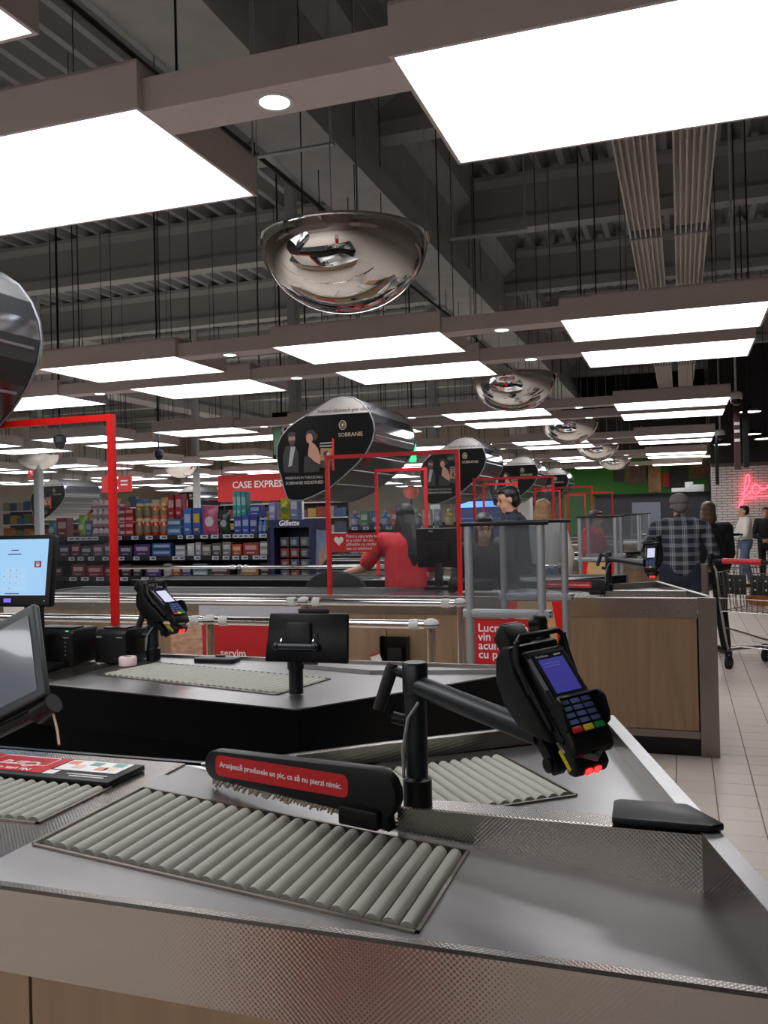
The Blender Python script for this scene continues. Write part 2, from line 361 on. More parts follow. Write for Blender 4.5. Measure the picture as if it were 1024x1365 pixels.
# bridges with one spotlight between neighbouring columns
def make_bridge():
    t = thing('light_bridge', (0, 0, LZ), 'x', 'light bridge')
    w = LP-LW
    b = MB(); b.box(0, w, 0, .17, LZ, LZ+.10); b.build('beam', LAMPB, t, smooth=False)
    s = MB(); s.lathe([(.045, -.004), (.058, -.004), (.058, .006), (.045, .006), (.045, -.004)], (w*.5, .085, LZ), 20, False); so = s.build('spot_rim', WHITEPL, t)
    s = MB(); s.lathe([(.044, -.003), (.044, .004)], (w*.5, .085, LZ), 20); s.build('spot_lens', SPOT, so)
    return t
pb = None
for r in range(11):
    y = LY+LROW*((r+1)//2)-(LS if r % 2 == 1 else 0) if r > 0 else LY
    for c in (0, -1, -2):
        if r == 10: continue
        if r == 0 and c < -1: continue
        if pb is None: pb = make_bridge(); o = pb
        else: o = copy_tree(pb)
        o.location = (LX+LP*c+LW, y+.03, LZ); tag(o, 'grey bridge with round spotlight, %s row, right of the %s light column' % (ORD[r], COLS[c]), 'light bridge', 'spotlight bridges')
# ------------------------------------------------------------------ dome mirrors
def make_dome():
    t = thing('dome_mirror', (0, 0, 0), 'x', 'mirror')
    R, h = .412, .345
    prof = [(R*math.sin(a)+0, -h*math.cos(a)) for a in [math.pi/2*i/22 for i in range(23)]]
    prof[0] = (0, -h)
    b = MB(); b.lathe(prof, (0, 0, 0), 56); b.build('mirror_shell', MIRROR, t, angle=80)
    b = MB(); b.lathe([(R-.005, -.004), (R+.012, -.004), (R+.013, .006), (R-.005, .006), (R-.005, -.004)], (0, 0, 0), 56, False); rim = b.build('rim', CHROME, t)
    for a in range(0, 360, 90):
        x, y = (R+.006)*math.cos(math.radians(a+30)), (R+.006)*math.sin(math.radians(a+30))
        b = MB(); b.cyl((x, y, .004), (x, y, DECKZ-2.865), .003, n=5); b.build('hanging_wire', ALU, t)
    b = MB(); b.lathe([(R-.01, .002), (R-.01, .006), (0, .05)], (0, 0, 0), 40); b.build('lid', BLACKM, t)
    return t
dm = None
for k in range(5):
    lab = ['large dome mirror hanging nearest the camera', 'second dome mirror, half hidden by the light panel before it', 'third dome mirror down the row', 'fourth dome mirror down the row', 'last dome mirror in the row'][k]
    if dm is None: dm = make_dome(); o = dm
    else: o = copy_tree(dm)
    o.location = (-1.545, 4.02+D*k, 2.865); tag(o, lab, 'mirror', 'dome mirrors')
for (x, y, l) in ((-11.2, 13.2, 'dome mirror seen through the nearest red-framed shield'), (-11.05, 17.8, 'dome mirror over the far left shelves')):
    o = copy_tree(dm); o.location = (x, y, 2.865); tag(o, l, 'mirror', 'dome mirrors')
# ------------------------------------------------------------------ checkout counters
XL = -4.9           # left end of every counter
def zslope(x): return T-0.0895*max(0, min(1.2, x+1.05))
def wall_x(y): return .186-.369*(y-1.04)/1.31
def off_poly(pts, d):
    # thin wall polygons along an open path, offset to the left by d
    out = []
    n = len(pts)
    for i in range(n):
        a = Vector(pts[max(i-1, 0)]); p = Vector(pts[i]); c = Vector(pts[min(i+1, n-1)])
        d1 = (p-a).normalized() if i > 0 else (c-p).normalized(); d2 = (c-p).normalized() if i < n-1 else d1
        n1 = Vector((-d1.y, d1.x)); n2 = Vector((-d2.y, d2.x)); mN = (n1+n2).normalized(); k = d/max(.3, mN.dot(n1))
        out.append((p.x+mN.x*k, p.y+mN.y*k))
    return out
def wall_strip(b, pts, d, z0, z1):
    q = off_poly(pts, d)
    for i in range(len(pts)-1): b.prism([pts[i], pts[i+1], q[i+1], q[i]] if d > 0 else [q[i], q[i+1], pts[i+1], pts[i]], z0, z1)
    return b
def roller_bed(parent, c0, tdir, adir, n, pitch, length, zf, rad=.0125, small=False):
    # c0: centre of first roller, tdir: travel, adir: roller axis (2D), zf(x,y): deck height
    tdir = Vector(tdir).normalized(); adir = Vector(adir).normalized(); c0 = Vector(c0)
    h = length/2
    ends = []
    for s in (-.5-.12, n-.5+.12):
        for e in (-1, 1): p = c0+tdir*(s*pitch)+adir*(e*(h+.011)); ends.append((p.x, p.y, zf(p.x, p.y)))
    A, B, Cc, Dd = ends[0], ends[1], ends[3], ends[2]
    tr = MB(); dz = .03
    lo = [(p[0], p[1], p[2]-dz) for p in (A, Dd, Cc, B)]
    tr.slab(lo, .006)
    bed = tr.build('roller_bed', BLACKM, parent)
    fr = MB()
    ring = [A, Dd, Cc, B]
    for i in range(4):
        p, q = Vector(ring[i]), Vector(ring[(i+1) % 4]); d = (q-p).normalized(); nn = Vector((d.y, -d.x, 0))*.006
        ctr = (Vector(A)+Vector(Cc))/2
        if ((p+q)/2+nn-ctr).length < ((p+q)/2-nn-ctr).length: nn = -nn
        up = Vector((0, 0, .0035)); dn = Vector((0, 0, -.03))
        fr.add([p+dn, q+dn, q+up, p+up, p+nn+up, q+nn+up, p+nn+dn, q+nn+dn], [(0, 1, 2, 3), (3, 2, 5, 4), (4, 5, 7, 6)])
    fr.build('bed_rim', STEELB, bed, smooth=False)
    for i in range(n):
        p = c0+tdir*(i*pitch); z = zf(p.x, p.y)-.0055
        a = p-adir*h; c = p+adir*h
        r = MB(); r.cyl((a.x, a.y, z), (c.x, c.y, z), rad, n=14 if not small else 8); r.build('roller', ROLLER, bed)
    return bed
BACKP = [(-.183, 2.35), (-.686, 1.955), (-.90, 1.77), (-1.02, 1.70), (XL, 1.70)]
def counter_a():
    t = thing('checkout_counter', (0, 1.04, 0), 'x', 'checkout counter')
    # fronts
    for i in range(5):
        x1 = .072-i*1.0; x0 = max(x1-.996, XL)
        b = MB(); b.box(x0, x1-.002, 1.052, 1.075, .155, .842); b.build('wood_panel', WOOD, t, smooth=False)
    b = MB(); b.prism([(1.04, .842), (1.04, T-.004), (1.044, T), (1.058, T), (1.058, .842)], XL, .077, 'x'); b.build('steel_band', STEEL, t, smooth=False)
    b = MB(); b.box(XL, .077, 1.046, 1.07, .108, .152); b.build('bottom_rail', STEELB, t, smooth=False)
    b = MB(); b.box(XL, .078, 1.055, 1.09, 0, .106); b.build('plinth', BLACKM, t, smooth=False)
    # corner post
    b = MB(); b.prism([(.080, 1.038), (.186, 1.038), (wall_x(1.16), 1.16), (wall_x(1.16)-.03, 1.16), (.148, 1.066), (.080, 1.066)], 0, T); b.build('corner_post', STEELB, t, smooth=False)
    # slanted end wall: steel trough wall with wood cladding below
    w = MB(); pts = [(wall_x(1.161), 1.161), (-.183, 2.35)]; wall_strip(w, pts, .028, .80, T); ew = w.build('end_wall', STEEL, t, smooth=False)
    w = MB(); wall_strip(w, pts, .024, .155, .798); w.build('end_cladding', WOOD, t, smooth=False)
    w = MB(); wall_strip(w, pts, .024, 0, .153); w.build('end_plinth', BLACKM, t, smooth=False)
    w = MB(); wall_strip(w, [(wall_x(1.161)+.002, 1.161), (-.183+.002, 2.352)], .032, T, T+.003); w.build('wall_cap', STEELF, ew, smooth=False)
    # back wall: steel inside, black outside
    w = MB(); wall_strip(w, BACKP[:4], .016, .86, T); w.build('back_wall', STEEL, t, smooth=False)
    w = MB(); wall_strip(w, [(BACKP[0][0], BACKP[0][1]+.004)]+[(p[0], p[1]+.004) for p in BACKP[1:]], -.014, .70, T-.003); w.build('back_fascia', BLACKM, t, smooth=False)
    w = MB(); wall_strip(w, [(-.30, 2.20), (-.75, 1.80), (-1.1, 1.62), (XL, 1.62)], .02, 0, .70); w.build('cabinet_back', BLACKM, t, smooth=False)
    w = MB(); w.box(XL, XL+.02, 1.058, 1.70, 0, T-.002); w.build('left_end_panel', STEELB, t, smooth=False)
    # front packing chute: sloped deck pieces around the roller bed
    dk = MB(); xs = [-1.05, -1.036, -.374]; ys = [1.058, 1.194, 1.506, 1.530]
    def P(x, y): return (x, y, zslope(x))
    for i in range(2):
        for j in range(3):
            if i == 1 and j == 1: continue
            dk.quad(P(xs[i], ys[j]), P(xs[i+1], ys[j]), P(xs[i+1], ys[j+1]), P(xs[i], ys[j+1]))
    for j in range(3): dk.quad(P(-.374, ys[j]), P(wall_x(ys[j])-.026, ys[j]), P(wall_x(ys[j+1])-.026, ys[j+1]), P(-.374, ys[j+1]))
    dk.build('chute_deck', STEELF, t, smooth=False)
    roller_bed(t, (-1.021, 1.35), (1, 0), (0, 1), 24, .0274, .288, lambda x, y: zslope(x))
    # area left of the divider behind the bed, and the flat scanner deck
    dk = MB(); dk.slab([(-1.05, 1.530, zslope(-1.05)), (-.508, 1.530, zslope(-.508)), (-.508, 1.60, zslope(-.508)), (-1.05, 1.60, zslope(-1.05))], .003)
    dk.slab([(-1.05, 1.60, T-.003), (-.508, 1.60, zslope(-.508)), (-.60, 1.70, .925), (-.72, 1.90, .93), (-.888, 1.755, T-.02), (-1.015, 1.684, T-.003), (-1.05, 1.684, T-.003)], .003)
    dk.build('switch_deck', STEELF, t, smooth=False)
    dk = MB(); XB = -1.62
    for x0, x1, y0, y1 in ((-1.104, -1.05, 1.058, 1.684), (-1.505, -1.104, 1.058, 1.279), (-1.505, -1.104, 1.489, 1.684), (XB, -1.505, 1.058, 1.684)): dk.box(x0, x1, y0, y1, T-.006, T)
    dk.build('scanner_deck', STEEL, t, smooth=False)
    roller_bed(t, (-1.122, 1.384), (-1, 0), (0, 1), 14, .0274, .188, lambda x, y: T)
    dk = MB(); dk.box(-1.98, XB, 1.058, 1.684, T-.006, T-.001); dk.build('scanner_plate', DARKST, t, smooth=False)
    dk = MB(); dk.box(XL+.1, -2.0, 1.10, 1.64, T-.03, T-.004); dk.build('conveyor_belt', RUBBER, t, bevel=.008)
    for y0, y1 in ((1.058, 1.098), (1.642, 1.686)):
        dk = MB(); dk.box(XL+.02, -1.985, y0, y1, T-.04, T); dk.build('belt_rail', STEELF, t, smooth=False)
    # divider and rear chute
    dk = MB(); dk.prism([(1.530, .83), (1.530, T-.002), (1.534, T), (1.585, T), (1.590, T-.004), (1.590, .83)], -.508, .022, 'x'); dk.build('divider', STEEL, t, smooth=False)
    rz = .925
    def Q(x, y): return (x, y, rz)
    # rear deck polygon with a cut-out for the slanted bed
    a = Vector((.62, -.785)); tt = Vector((.785, .62)); c1 = Vector((-.335, 1.928))
    L = .31; n = 15; pit = .0274
    e0 = c1+tt*(pit*.6); e1 = c1-tt*(pit*(n-.4))
    UR, LR, LL, UL = e0-a*(L/2+.011), e0+a*(L/2+.011), e1+a*(L/2+.011), e1-a*(L/2+.011)
    dk = MB()
    br = (wall_x(2.30)-.027, 2.30); fr_ = (wall_x(1.59)-.027, 1.59)
    ring_o = [(-.508, 1.59), fr_, br, (-.686, 1.938), (-.735, 1.90), (-.60, 1.70)]
    ring_o = [(-.60, 1.62), (-.36, 1.59), fr_, br, (-.675, 1.945)]
    dk.quad(Q(LR.x, LR.y), Q(*fr_), Q(*br), Q(UR.x, UR.y))
    dk.quad(Q(-.508, 1.59), Q(*fr_), Q(LR.x, LR.y), Q(LL.x, LL.y))
    dk.quad(Q(UR.x, UR.y), Q(*br), Q(-.675, 1.945), Q(UL.x, UL.y))
    dk.build('rear_deck', STEELF, t, smooth=False)
    roller_bed(t, c1, -tt, a, n, pit, L, lambda x, y: rz)
    return t
BN = [(-.44, 3.04), (-1.027, 2.225), (-2.05, 2.395), (XL, 2.395)]
def counter_b():
    t = thing('checkout_counter', (0, 3.04, 0), 'x', 'checkout counter')
    b = MB(); poly = [(-.44, 3.03), (XL, 3.03), (XL, 2.40), (-2.05, 2.40), (-1.03, 2.23)]
    # deck with an opening for the bed
    td = Vector((.975, -.222)); ad = Vector((.222, .975)); c0 = Vector((-1.925, 2.745)); n, pit, L = 29, .0274, .26
    s0, s1 = c0-td*(pit*.62), c0+td*(pit*(n-.38))
    NL, NR, FRR, FL = s0-ad*(L/2+.011), s1-ad*(L/2+.011), s1+ad*(L/2+.011), s0+ad*(L/2+.011)
    z = T-.004
    def Q(p): return (p[0], p[1], z)
    dk = MB()
    dk.quad(Q((-2.05, 2.40)), Q((-1.03, 2.232)), Q(NR), Q(NL))
    dk.quad(Q((-1.03, 2.232)), Q((-.447, 3.025)), Q(FRR), Q(NR))
    dk.quad(Q((-.447, 3.025)), Q((-2.05, 3.025)), Q(FL), Q(FRR))
    dk.quad(Q((-2.05, 3.025)), Q((-2.05, 2.40)), Q(NL), Q(FL))
    dk.build('chute_deck', STEELF, t, smooth=False)
    roller_bed(t, c0, td, ad, n, pit, L, lambda x, y: z)
    dk = MB(); dk.box(-2.55, -2.05, 2.40, 3.025, z-.006, z); dk.build('scanner_deck', STEEL, t, smooth=False)
    dk = MB(); dk.box(XL+.1, -2.56, 2.44, 2.98, z-.03, z-.002); dk.build('conveyor_belt', RUBBER, t, bevel=.008)
    dk = MB(); wall_strip(dk, [(-.50, 2.955), (-1.03, 2.84), (-1.30, 2.90)], .008, z, z+.012); dk.build('guide_ridge', STEELF, t, smooth=False)
    b = MB(); wall_strip(b, BN, -.016, .835, T); b.build('near_fascia', BLACKM, t, smooth=False)
    b = MB(); wall_strip(b, [(p[0], p[1]-.001) for p in BN], -.018, T, T+.004); b.build('edge_trim', STEELF, t, smooth=False)
    b = MB(); wall_strip(b, [(-.50, 3.03), (-1.06, 2.31), (-2.05, 2.47), (XL, 2.47)], -.02, 0, .834); b.build('cabinet_back', BLACKM, t, smooth=False)
    b = MB(); b.prism([(3.022, .842), (3.022, T+.006), (3.036, T+.006), (3.04, T), (3.04, .842)], XL, -.44, 'x'); b.build('steel_band', STEEL, t, smooth=False)
    for i in range(5):
        x1 = -.45-i*1.0; x0 = max(x1-.996, XL); b = MB(); b.box(x0, x1-.002, 3.005, 3.028, .155, .842); b.build('wood_panel', WOOD, t, smooth=False)
    b = MB(); b.box(XL, -.45, 2.99, 3.025, 0, .153); b.build('plinth', BLACKM, t, smooth=False)
    b = MB(); b.box(XL, XL+.02, 2.40, 3.022, 0, T-.006); b.build('left_end_panel', STEELB, t, smooth=False)
    return t
A0 = counter_a(); A0['label'] = 'steel and oak checkout counter nearest the camera, with two roller beds'
B0 = counter_b(); B0['label'] = 'black-sided checkout counter behind the nearest one, carrying the small tablet'
LA = ['', 'oak-panelled checkout counter with the steel corner post, in the middle distance', 'oak checkout counter where the man in plaid stands', 'fourth oak-fronted checkout counter down the hall', 'farthest oak-fronted checkout counter']
LB = ['', 'checkout counter behind the cashier in red with long black hair', 'checkout counter behind the plaid man, seen past the glass gate', 'eighth checkout counter down the hall, black cashier side', 'farthest checkout counter, black cashier side']
for k in range(1, 5):
    sk = () if k == 1 else ('roller_bed',)
    dup(A0, (0, D*k, 0), LA[k], 'checkout counters', sk); dup(B0, (0, D*k, 0), LB[k], 'checkout counters', sk)
tag(A0, group='checkout counters'); tag(B0, group='checkout counters')
# black plate clipped over the divider's end
b = MB(); b.prism([(-.125, 1.528), (.035, 1.528), (.055, 1.545), (-.002, 1.632), (-.118, 1.632), (-.128, 1.62)], T+.003, T+.016); o = b.build('bag_plate', BLACK, origin=(-.05, 1.56, T), bevel=.004)
tag(o, 'flat black plastic plate lying over the end of the steel divider', 'plate')
# ------------------------------------------------------------------ diverter arm
def diverter():
    o0 = Vector((-.515, 1.495, zslope(-.515))); t = thing('diverter_arm', o0, 'black diverter paddle with red text label on the nearest counter', 'diverter')
    tip = Vector((-.942, 1.602, 0)); d = Vector((tip.x-o0.x, tip.y-o0.y, 0)).normalized(); L = (Vector((tip.x, tip.y, 0))-Vector((o0.x, o0.y, 0))).length+.02
    zb = .974
    # local frame: X along the arm from tip to pivot, Y up, Z towards the camera side
    M = frameM((tip.x, tip.y, zb-.004), -d, (0, 0, 1))
    b = MB(M); hL, hR = .060, .082
    pts = []
    for i in range(9):
        a = math.radians(90+180*i/8); pts.append((.030+.030*math.cos(a), .030+.030*math.sin(a)))
    low = [(L*.80, -.012), (L-.01, -.034)]
    upr = []
    for i in range(7):
        a = math.radians(-60+150*i/6); upr.append((L-.035+.042*math.cos(a), .030+.046*math.sin(a)))
    b.prism(pts+low+upr, -.014, .014, 'z'); b.build('paddle', BLACK, t, bevel=.003)
    b = MB(M); cx = L*.43; w = L*.72
    ring = rrect(w, .042, .012, 4, cx, .034); ring = [(x, y+.004*(x-cx)/w) for x, y in ring]
    b.prism(ring, .0135, .0152, 'z'); lab = b.build('red_label', REDP, t, smooth=False)
    text('Aranjează produsele un pic, ca să nu pierzi nimic.', .0152, M @ Matrix.Translation((cx-w/2+.012, .030, .0153)), WHITEP, lab, bold=.0002)
    b = MB(M); random.seed(3)
    for i in range(140):
        x = .02+i*(L*.78)/140; y = -.006+random.uniform(-.004, .004); b.cyl((x, .004-.016*x/L, .006), (x+random.uniform(-.008, .008), y-.002-.012*x/L, .012+random.uniform(-.006, .008)), .0042, .002, 5)
    o = b.build('brush', mat('brush_bristle', (150, 138, 124), 0.9, 0, .1), t); o['kind'] = 'stuff'
    b = MB(M); b.box(L*.76, L-.025, -.030, .004, .012, .03); b.build('hinge_block', BLACKM, t, bevel=.004)
    return t
DV = diverter()
dup(DV, (0, D, 0), 'black diverter paddle with red label on the middle oak counter')
# ------------------------------------------------------------------ printed mat on the scanner deck
t = thing('promo_mat', (-1.3, 1.55, T), 'black promotional mat with red loyalty card print lying by the scanner', 'mat')
b = MB(); b.box(-1.78, -1.105, 1.484, 1.612, T+.001, T+.013); b.build('board', BLACK, t, bevel=.002)
zt = T+.0135
b = MB(); b.box(-1.50, -1.285, 1.503, 1.608, zt, zt+.0008); rd = b.build('red_field', REDP, t, smooth=False)
b = MB(); b.box(-1.28, -1.125, 1.535, 1.604, zt, zt+.0008); wf = b.build('picture_field', WHITEP, t, smooth=False)
for i, (x, y, c) in enumerate(((-1.262, 1.585, (225, 150, 110)), (-1.235, 1.56, (230, 190, 170)), (-1.205, 1.585, (110, 160, 150)), (-1.175, 1.556, (220, 150, 120)), (-1.15, 1.588, (120, 175, 165)), (-1.155, 1.562, (235, 220, 190)))):
    b = MB(); b.box(x-.013, x+.013, y-.011, y+.011, zt+.0008, zt+.0014); b.build('offer_square', mat('offer_%d' % i, c, .5), wf, smooth=False)
b = MB(); b.box(-1.77, -1.505, 1.503, 1.608, zt, zt+.0008); b.build('photo_field', mat('mat_photo', (190, 180, 176), .5, 0, .3, 25), t, smooth=False)
text('Nu uita de', .022, frameM((-1.325, 1.523, zt+.001), (-1, 0, 0), (0, -1, 0)), WHITEP, rd, bold=.0004, depth=.0003)
text('Card', .05, frameM((-1.328, 1.568, zt+.001), (-1, 0, 0), (0, -1, 0)), WHITEP, rd, bold=.0003, depth=.0003, shear=.2)
b = MB(); b.tube([(x, y, zt+.001) for x, y in rrect(.15, .056, .008, 3, -1.385, 1.573)], .0014, 5, closed=True); b.build('card_outline', WHITEP, rd)
for i, w in enumerate((.10, .085)):
    b = MB(); b.box(-1.13-w, -1.13, 1.513-.012*i, 1.517-.012*i, zt, zt+.0006); b.build('fine_print', WHITEP, t, smooth=False)
b = MB(); b.box(-1.283, -1.255, 1.503, 1.528, zt, zt+.0008); b.build('white_square', WHITEP, t, smooth=False)
# ------------------------------------------------------------------ payment terminals
def at_px(u, v, depth):
    return Vector((0, 0, CAMH))+CF*depth+CR*((u-512)*depth/FPX)-CU*((v-682.5)*depth/FPX)
SCRB = mat_emit('terminal_screen', (64, 62, 160), 0.55)
SCRW = mat_emit('terminal_screen_white', (215, 215, 245), 0.9)
LEDR = mat_emit('led_red', (255, 30, 30), 6.0)
LEDB = mat_emit('led_blue', (60, 130, 255), 3.0)
KEYM = mat('key_grey', (84, 100, 150), 0.5)  # blue tint stands in for the glow of the keypad backlight
def pay_terminal(base, centre, u, v, label, screen, arm_dir_end, detail=True, post_h=.262, dsc=.92):
    # base: foot of the post on the divider; centre: middle of the face; u, v: right and up along the face
    base = Vector(base); t = thing('payment_terminal_stand', base, label, 'payment terminal')
    bx, by, bz = base
    b = MB(); b.lathe([(.027, 0), (.027, .045), (.022, .048), (.019, .052)], base, 18); b.build('foot_collar', BLACK, t)
    b = MB(); b.lathe([(.0205, .05), (.0205, post_h-.06), (.024, post_h-.058), (.024, post_h-.005), (.021, post_h)], base, 18); b.build('post', DARKST, t)
    u = Vector(u).normalized(); v = Vector(v); v = (v-u*v.dot(u)).normalized(); n = u.cross(v); c = Vector(centre)
    M = Matrix((u, v, n)).transposed().to_4x4() @ Matrix.Diagonal((dsc, dsc, dsc, 1)); M.translation = c
    # arm
    a0 = base+Vector((0, 0, post_h-.042)); a1 = M @ Vector((-.025, -.015, -.085))
    b = MB(); b.cyl(a0, a1, .0195, .0195, 16); arm = b.build('arm', DARKST, t)
    b = MB(); b.ball(a0, .024); b.build('arm_joint', DARKST, arm)
    # locking handle pointing left
    h0 = base+Vector((0, 0, post_h-.03)); h1 = h0+Vector((-.05, .012, .012)); h2 = h1+Vector((-.024, -.012, -.075))
    b = MB(); b.tube([h0, h1], .009, 8); lev = b.build('lever', BLACK, t)
    b = MB(); b.tube([h1+Vector((.004, 0, .012)), h1, h2], [.009, .013, .0115], 10); b.build('grip', RUBBER, lev)
    b = MB(); b.cyl(base+Vector((-.02, 0, post_h-.11)), base+Vector((-.045, 0, post_h-.105)), .011, n=10); b.build('clamp_screw', BLACK, t)
    b = MB(); q = [base+Vector((.012, -.021, post_h-.07)), base+Vector((-.008, -.026, post_h-.10)), base+Vector((-.021, -.020, post_h-.16)), base+Vector((-.022, -.016, .09)), base+Vector((-.021, -.016, .05))]
    b.tube(q, .0032, 6); b.build('cable', mat('cable_grey', (150, 152, 152), .5), t)
    # knuckle between arm and cradle
    b = MB(M); b.cbox((-.026, -.045, -.085), (.026, .085, .024)); b.build('bracket', BLACK, t, bevel=.004)
    b = MB(M); b.cyl((-.045, -.070, -.086), (.030, -.070, -.086), .013, n=12); b.build('pivot', BLACK, t)
    b = MB(M); b.tube([(-.03, .02, -.09), (-.035, .055, -.085), (-.036, .085, -.06)], .005, 6); b.build('cradle_cable', mat('cable_grey', (150, 152, 152)), t)
    # cradle behind the device: side profile extruded across
    b = MB(M); prof = [(-.06, -.030), (.075, -.030), (.100, -.018), (.118, -.002), (.134, -.020), (.132, -.056), (.108, -.088), (.060, -.102), (.010, -.094), (-.026, -.066)]
    b.prism(prof, -.056, .052, 'x'); cr = b.build('cradle', BLACK, t, bevel=.006)
    b = MB(M); b.prism([(-.046, -.020), (.105, -.020), (.118, .018), (.110, .026), (.098, -.006), (-.040, -.012)], -.053, -.047, 'x'); b.build('cradle_cheek', BLACK, cr, bevel=.002)
    b = MB(M); b.prism([(-.046, -.020), (.105, -.020), (.118, .018), (.110, .026), (.098, -.006), (-.040, -.012)], .047, .053, 'x'); b.build('cradle_cheek', BLACK, cr, bevel=.002)
    b = MB(M); b.cbox((-.020, .148, -.028), (.050, .044, .044)); b.build('latch_block', BLACK, cr, bevel=.006)
    b = MB(M); b.cbox((-.020, .172, -.028), (.038, .006, .032)); b.build('latch_button', mat('latch_grey', (70, 72, 74), .35), cr, bevel=.002)
    b = MB(M); b.cyl((.036, .130, -.035), (.040, .160, -.020), .020, .017, 14); b.ball((.041, .166, -.018), (.019, .016, .019)); b.cyl((.022, .120, -.03), (.044, .150, -.045), .015, n=12); b.build('lock_knob', BLACK, cr)
    lp = [(x, .104+y*.25, .010+y*.35) for x, y in ()]
    b = MB(M); b.tube([(-.051, .030, -.018), (-.054, .085, -.004), (-.050, .112, .016), (-.040, .120, .022), (.040, .120, .022), (.050, .112, .016), (.054, .085, -.004), (.051, .030, -.018)], .0055, 8); b.build('guard_loop', BLACK, t)
    # device body
    b = MB(M); prof = [(.100, -.008), (.098, .010), (-.010, .010), (-.018, .012), (-.080, .004), (-.096, -.006), (-.099, -.020), (-.090, -.030), (.094, -.026)]
    b.prism(prof, -.0425, .0425, 'x'); dv = b.build('device_body', BLACK, t, bevel=.005, seg=3)
    b = MB(M); b.box(-.0465, -.0425, -.07, .075, -.024, -.010); b.box(.0425, .0465, -.07, .075, -.024, -.010); b.build('side_rail', BLACK, dv, bevel=.002)
    b = MB(M); b.box(-.0415, -.0345, .016, .080, .0098, .0112); b.build('side_strip', mat('strip_grey', (150, 152, 158), .3, .6), dv, smooth=False)
    b = MB(M); b.box(-.031, .036, -.002, .086, .0095, .0112); b.build('screen_bezel', BLACKM, dv, smooth=False)
    b = MB(M); b.box(-.024, .028, .006, .074, .0110, .0118); sc = b.build('screen', screen, dv, smooth=False)
    if detail:
        text('Verifone', .0075, M @ Matrix.Translation((-.026, .0775, .0114)), WHITEP, dv, depth=.0002)
        b = MB(M); b.box(.012, .026, .0782, .0808, .0112, .0116); b.build('maker_mark', WHITEP, dv, smooth=False)
        for i in range(2):
            b = MB(M); b.box(-.019, .014, .064-.006*i, .0650-.006*i, .0118, .0121); b.build('screen_line', mat_emit('screen_line', (110, 108, 190), .6), sc, smooth=False)
        b = MB(M); b.ball((-.030, -.006, .0112), .0018, 8, 5); b.build('status_led', LEDB, dv)
        # logo mark on the latch block
        b = MB(M); b.tube([(-.030, .137, -.0115), (-.030, .128, -.0115), (-.022, .128, -.0115), (-.020, .150, -.0115), (-.026, .150, -.0115)], .0007, 5); b.ball((-.0245, .134, -.0115), .0013, 6, 4); b.build('logo_mark', mat('logo_grey', (140, 142, 144), .4), cr)
    # privacy hood: U-shaped shield round the keypad
    hz0 = .004
    path = [(-.044, -.062, .014), (-.046, -.050, .022), (-.046, -.026, .034), (-.044, -.010, .030), (-.030, -.004, .020), (0, -.002, .014), (.030, -.004, .020), (.044, -.010, .030), (.046, -.026, .034), (.046, -.050, .022), (.044, -.062, .014)]
    b = MB(M)
    inn = [(x*.90, y-.001 if abs(x) > .03 else y-.004, z) for x, y, z in path]
    k = len(path); vs = [(x, y, hz0) for x, y, z in path]+[tuple(p) for p in path]+[tuple(p) for p in inn]+[(x, y, hz0) for x, y, z in inn]
    fs = []
    for i in range(k-1):
        for r in range(3): fs.append((r*k+i, r*k+i+1, (r+1)*k+i+1, (r+1)*k+i))
    fs += [(0, k, 2*k, 3*k), (k-1, 4*k-1, 3*k-1, 2*k-1)]
    b.add(vs, fs); b.build('privacy_hood', BLACK, dv, angle=60)
    # keypad
    kb = MB(M); kb.prism([(-.004, .0105), (-.074, .0045), (-.074, .0068), (-.004, .0128)], -.037, .037, 'x'); kp = kb.build('keypad', BLACKM, dv, smooth=False)
    def kz(y): return .0128+(y+.004)*(.006/.070)
    for r in range(4):
        for q in range(3):
            y = -.014-r*.0118; x = (-.022+q*.022)
            b = MB(M); z = kz(y); b.box(x-.0085, x+.0085, y-.004, y+.004, z-.001, z+.0022); ko = b.build('key', KEYM, kp, smooth=False)
    for x, cc, nm in ((-.023, (205, 38, 44), 'red'), (0, (228, 206, 40), 'yellow'), (.023, (30, 150, 70), 'green')):
        y = -.0625; z = kz(y); b = MB(M); b.box(x-.0095, x+.0095, y-.0052, y+.0052, z-.001, z+.003); o = b.build('key', mat('key_'+nm, cc, .4), kp, bevel=.001); o['label'] = nm+' key'
    # scanner head under the bottom end
    b = MB(M); b.prism([(-.070, -.026), (-.078, -.050), (-.104, -.062), (-.117, -.050), (-.112, -.030), (-.086, -.024)], -.034, .034, 'x'); sh = b.build('scanner_head', BLACK, t, bevel=.004)
    b = MB(M); b.box(-.0350, -.0340, -.104, -.066, -.052, -.043); b.build('warning_sticker', mat('yellow_sticker', (200, 180, 40), .5), sh, smooth=False)
    for x in (-.008, .010):
        b = MB(M)
        b.ball((x, -.1155, -.038), (.0075, .004, .0045), 10, 6); b.ball((x, -.1165, -.046), (.0065, .003, .003), 10, 6)
        b.build('scan_light', LEDR, sh)
    b = MB(M); b.tube([(-.036, -.082, -.022), (0, -.106, -.016), (.036, -.082, -.022)], .006, 8); b.build('bumper', mat('bumper_grey', (88, 88, 90), .4), dv)
    return t
# axes of the near terminal's face (right, up along the face)
UX = CR*.90+CU*.10-(-CF)*.43
VX = CR*-.36+CU*.71-(-CF)*.60
NEARC = at_px(757, 930, 1.36)
pay_terminal((-.478, 1.561, T), NEARC, UX, VX, 'payment terminal on a jointed arm at the front, glowing blue screen and red scanner light', SCRB, None)
# same stand on the middle-distance counter, screen lit white
off = Vector((.0, D-.06, 0))
pay_terminal(Vector((-.478, 1.561, T))+off, at_px(868, 745, 5.55), Vector((.86, -.25, .05)), Vector((-.52, .45, .66)), 'payment terminal on an arm beside the man in plaid, white screen', SCRW, None, detail=False)
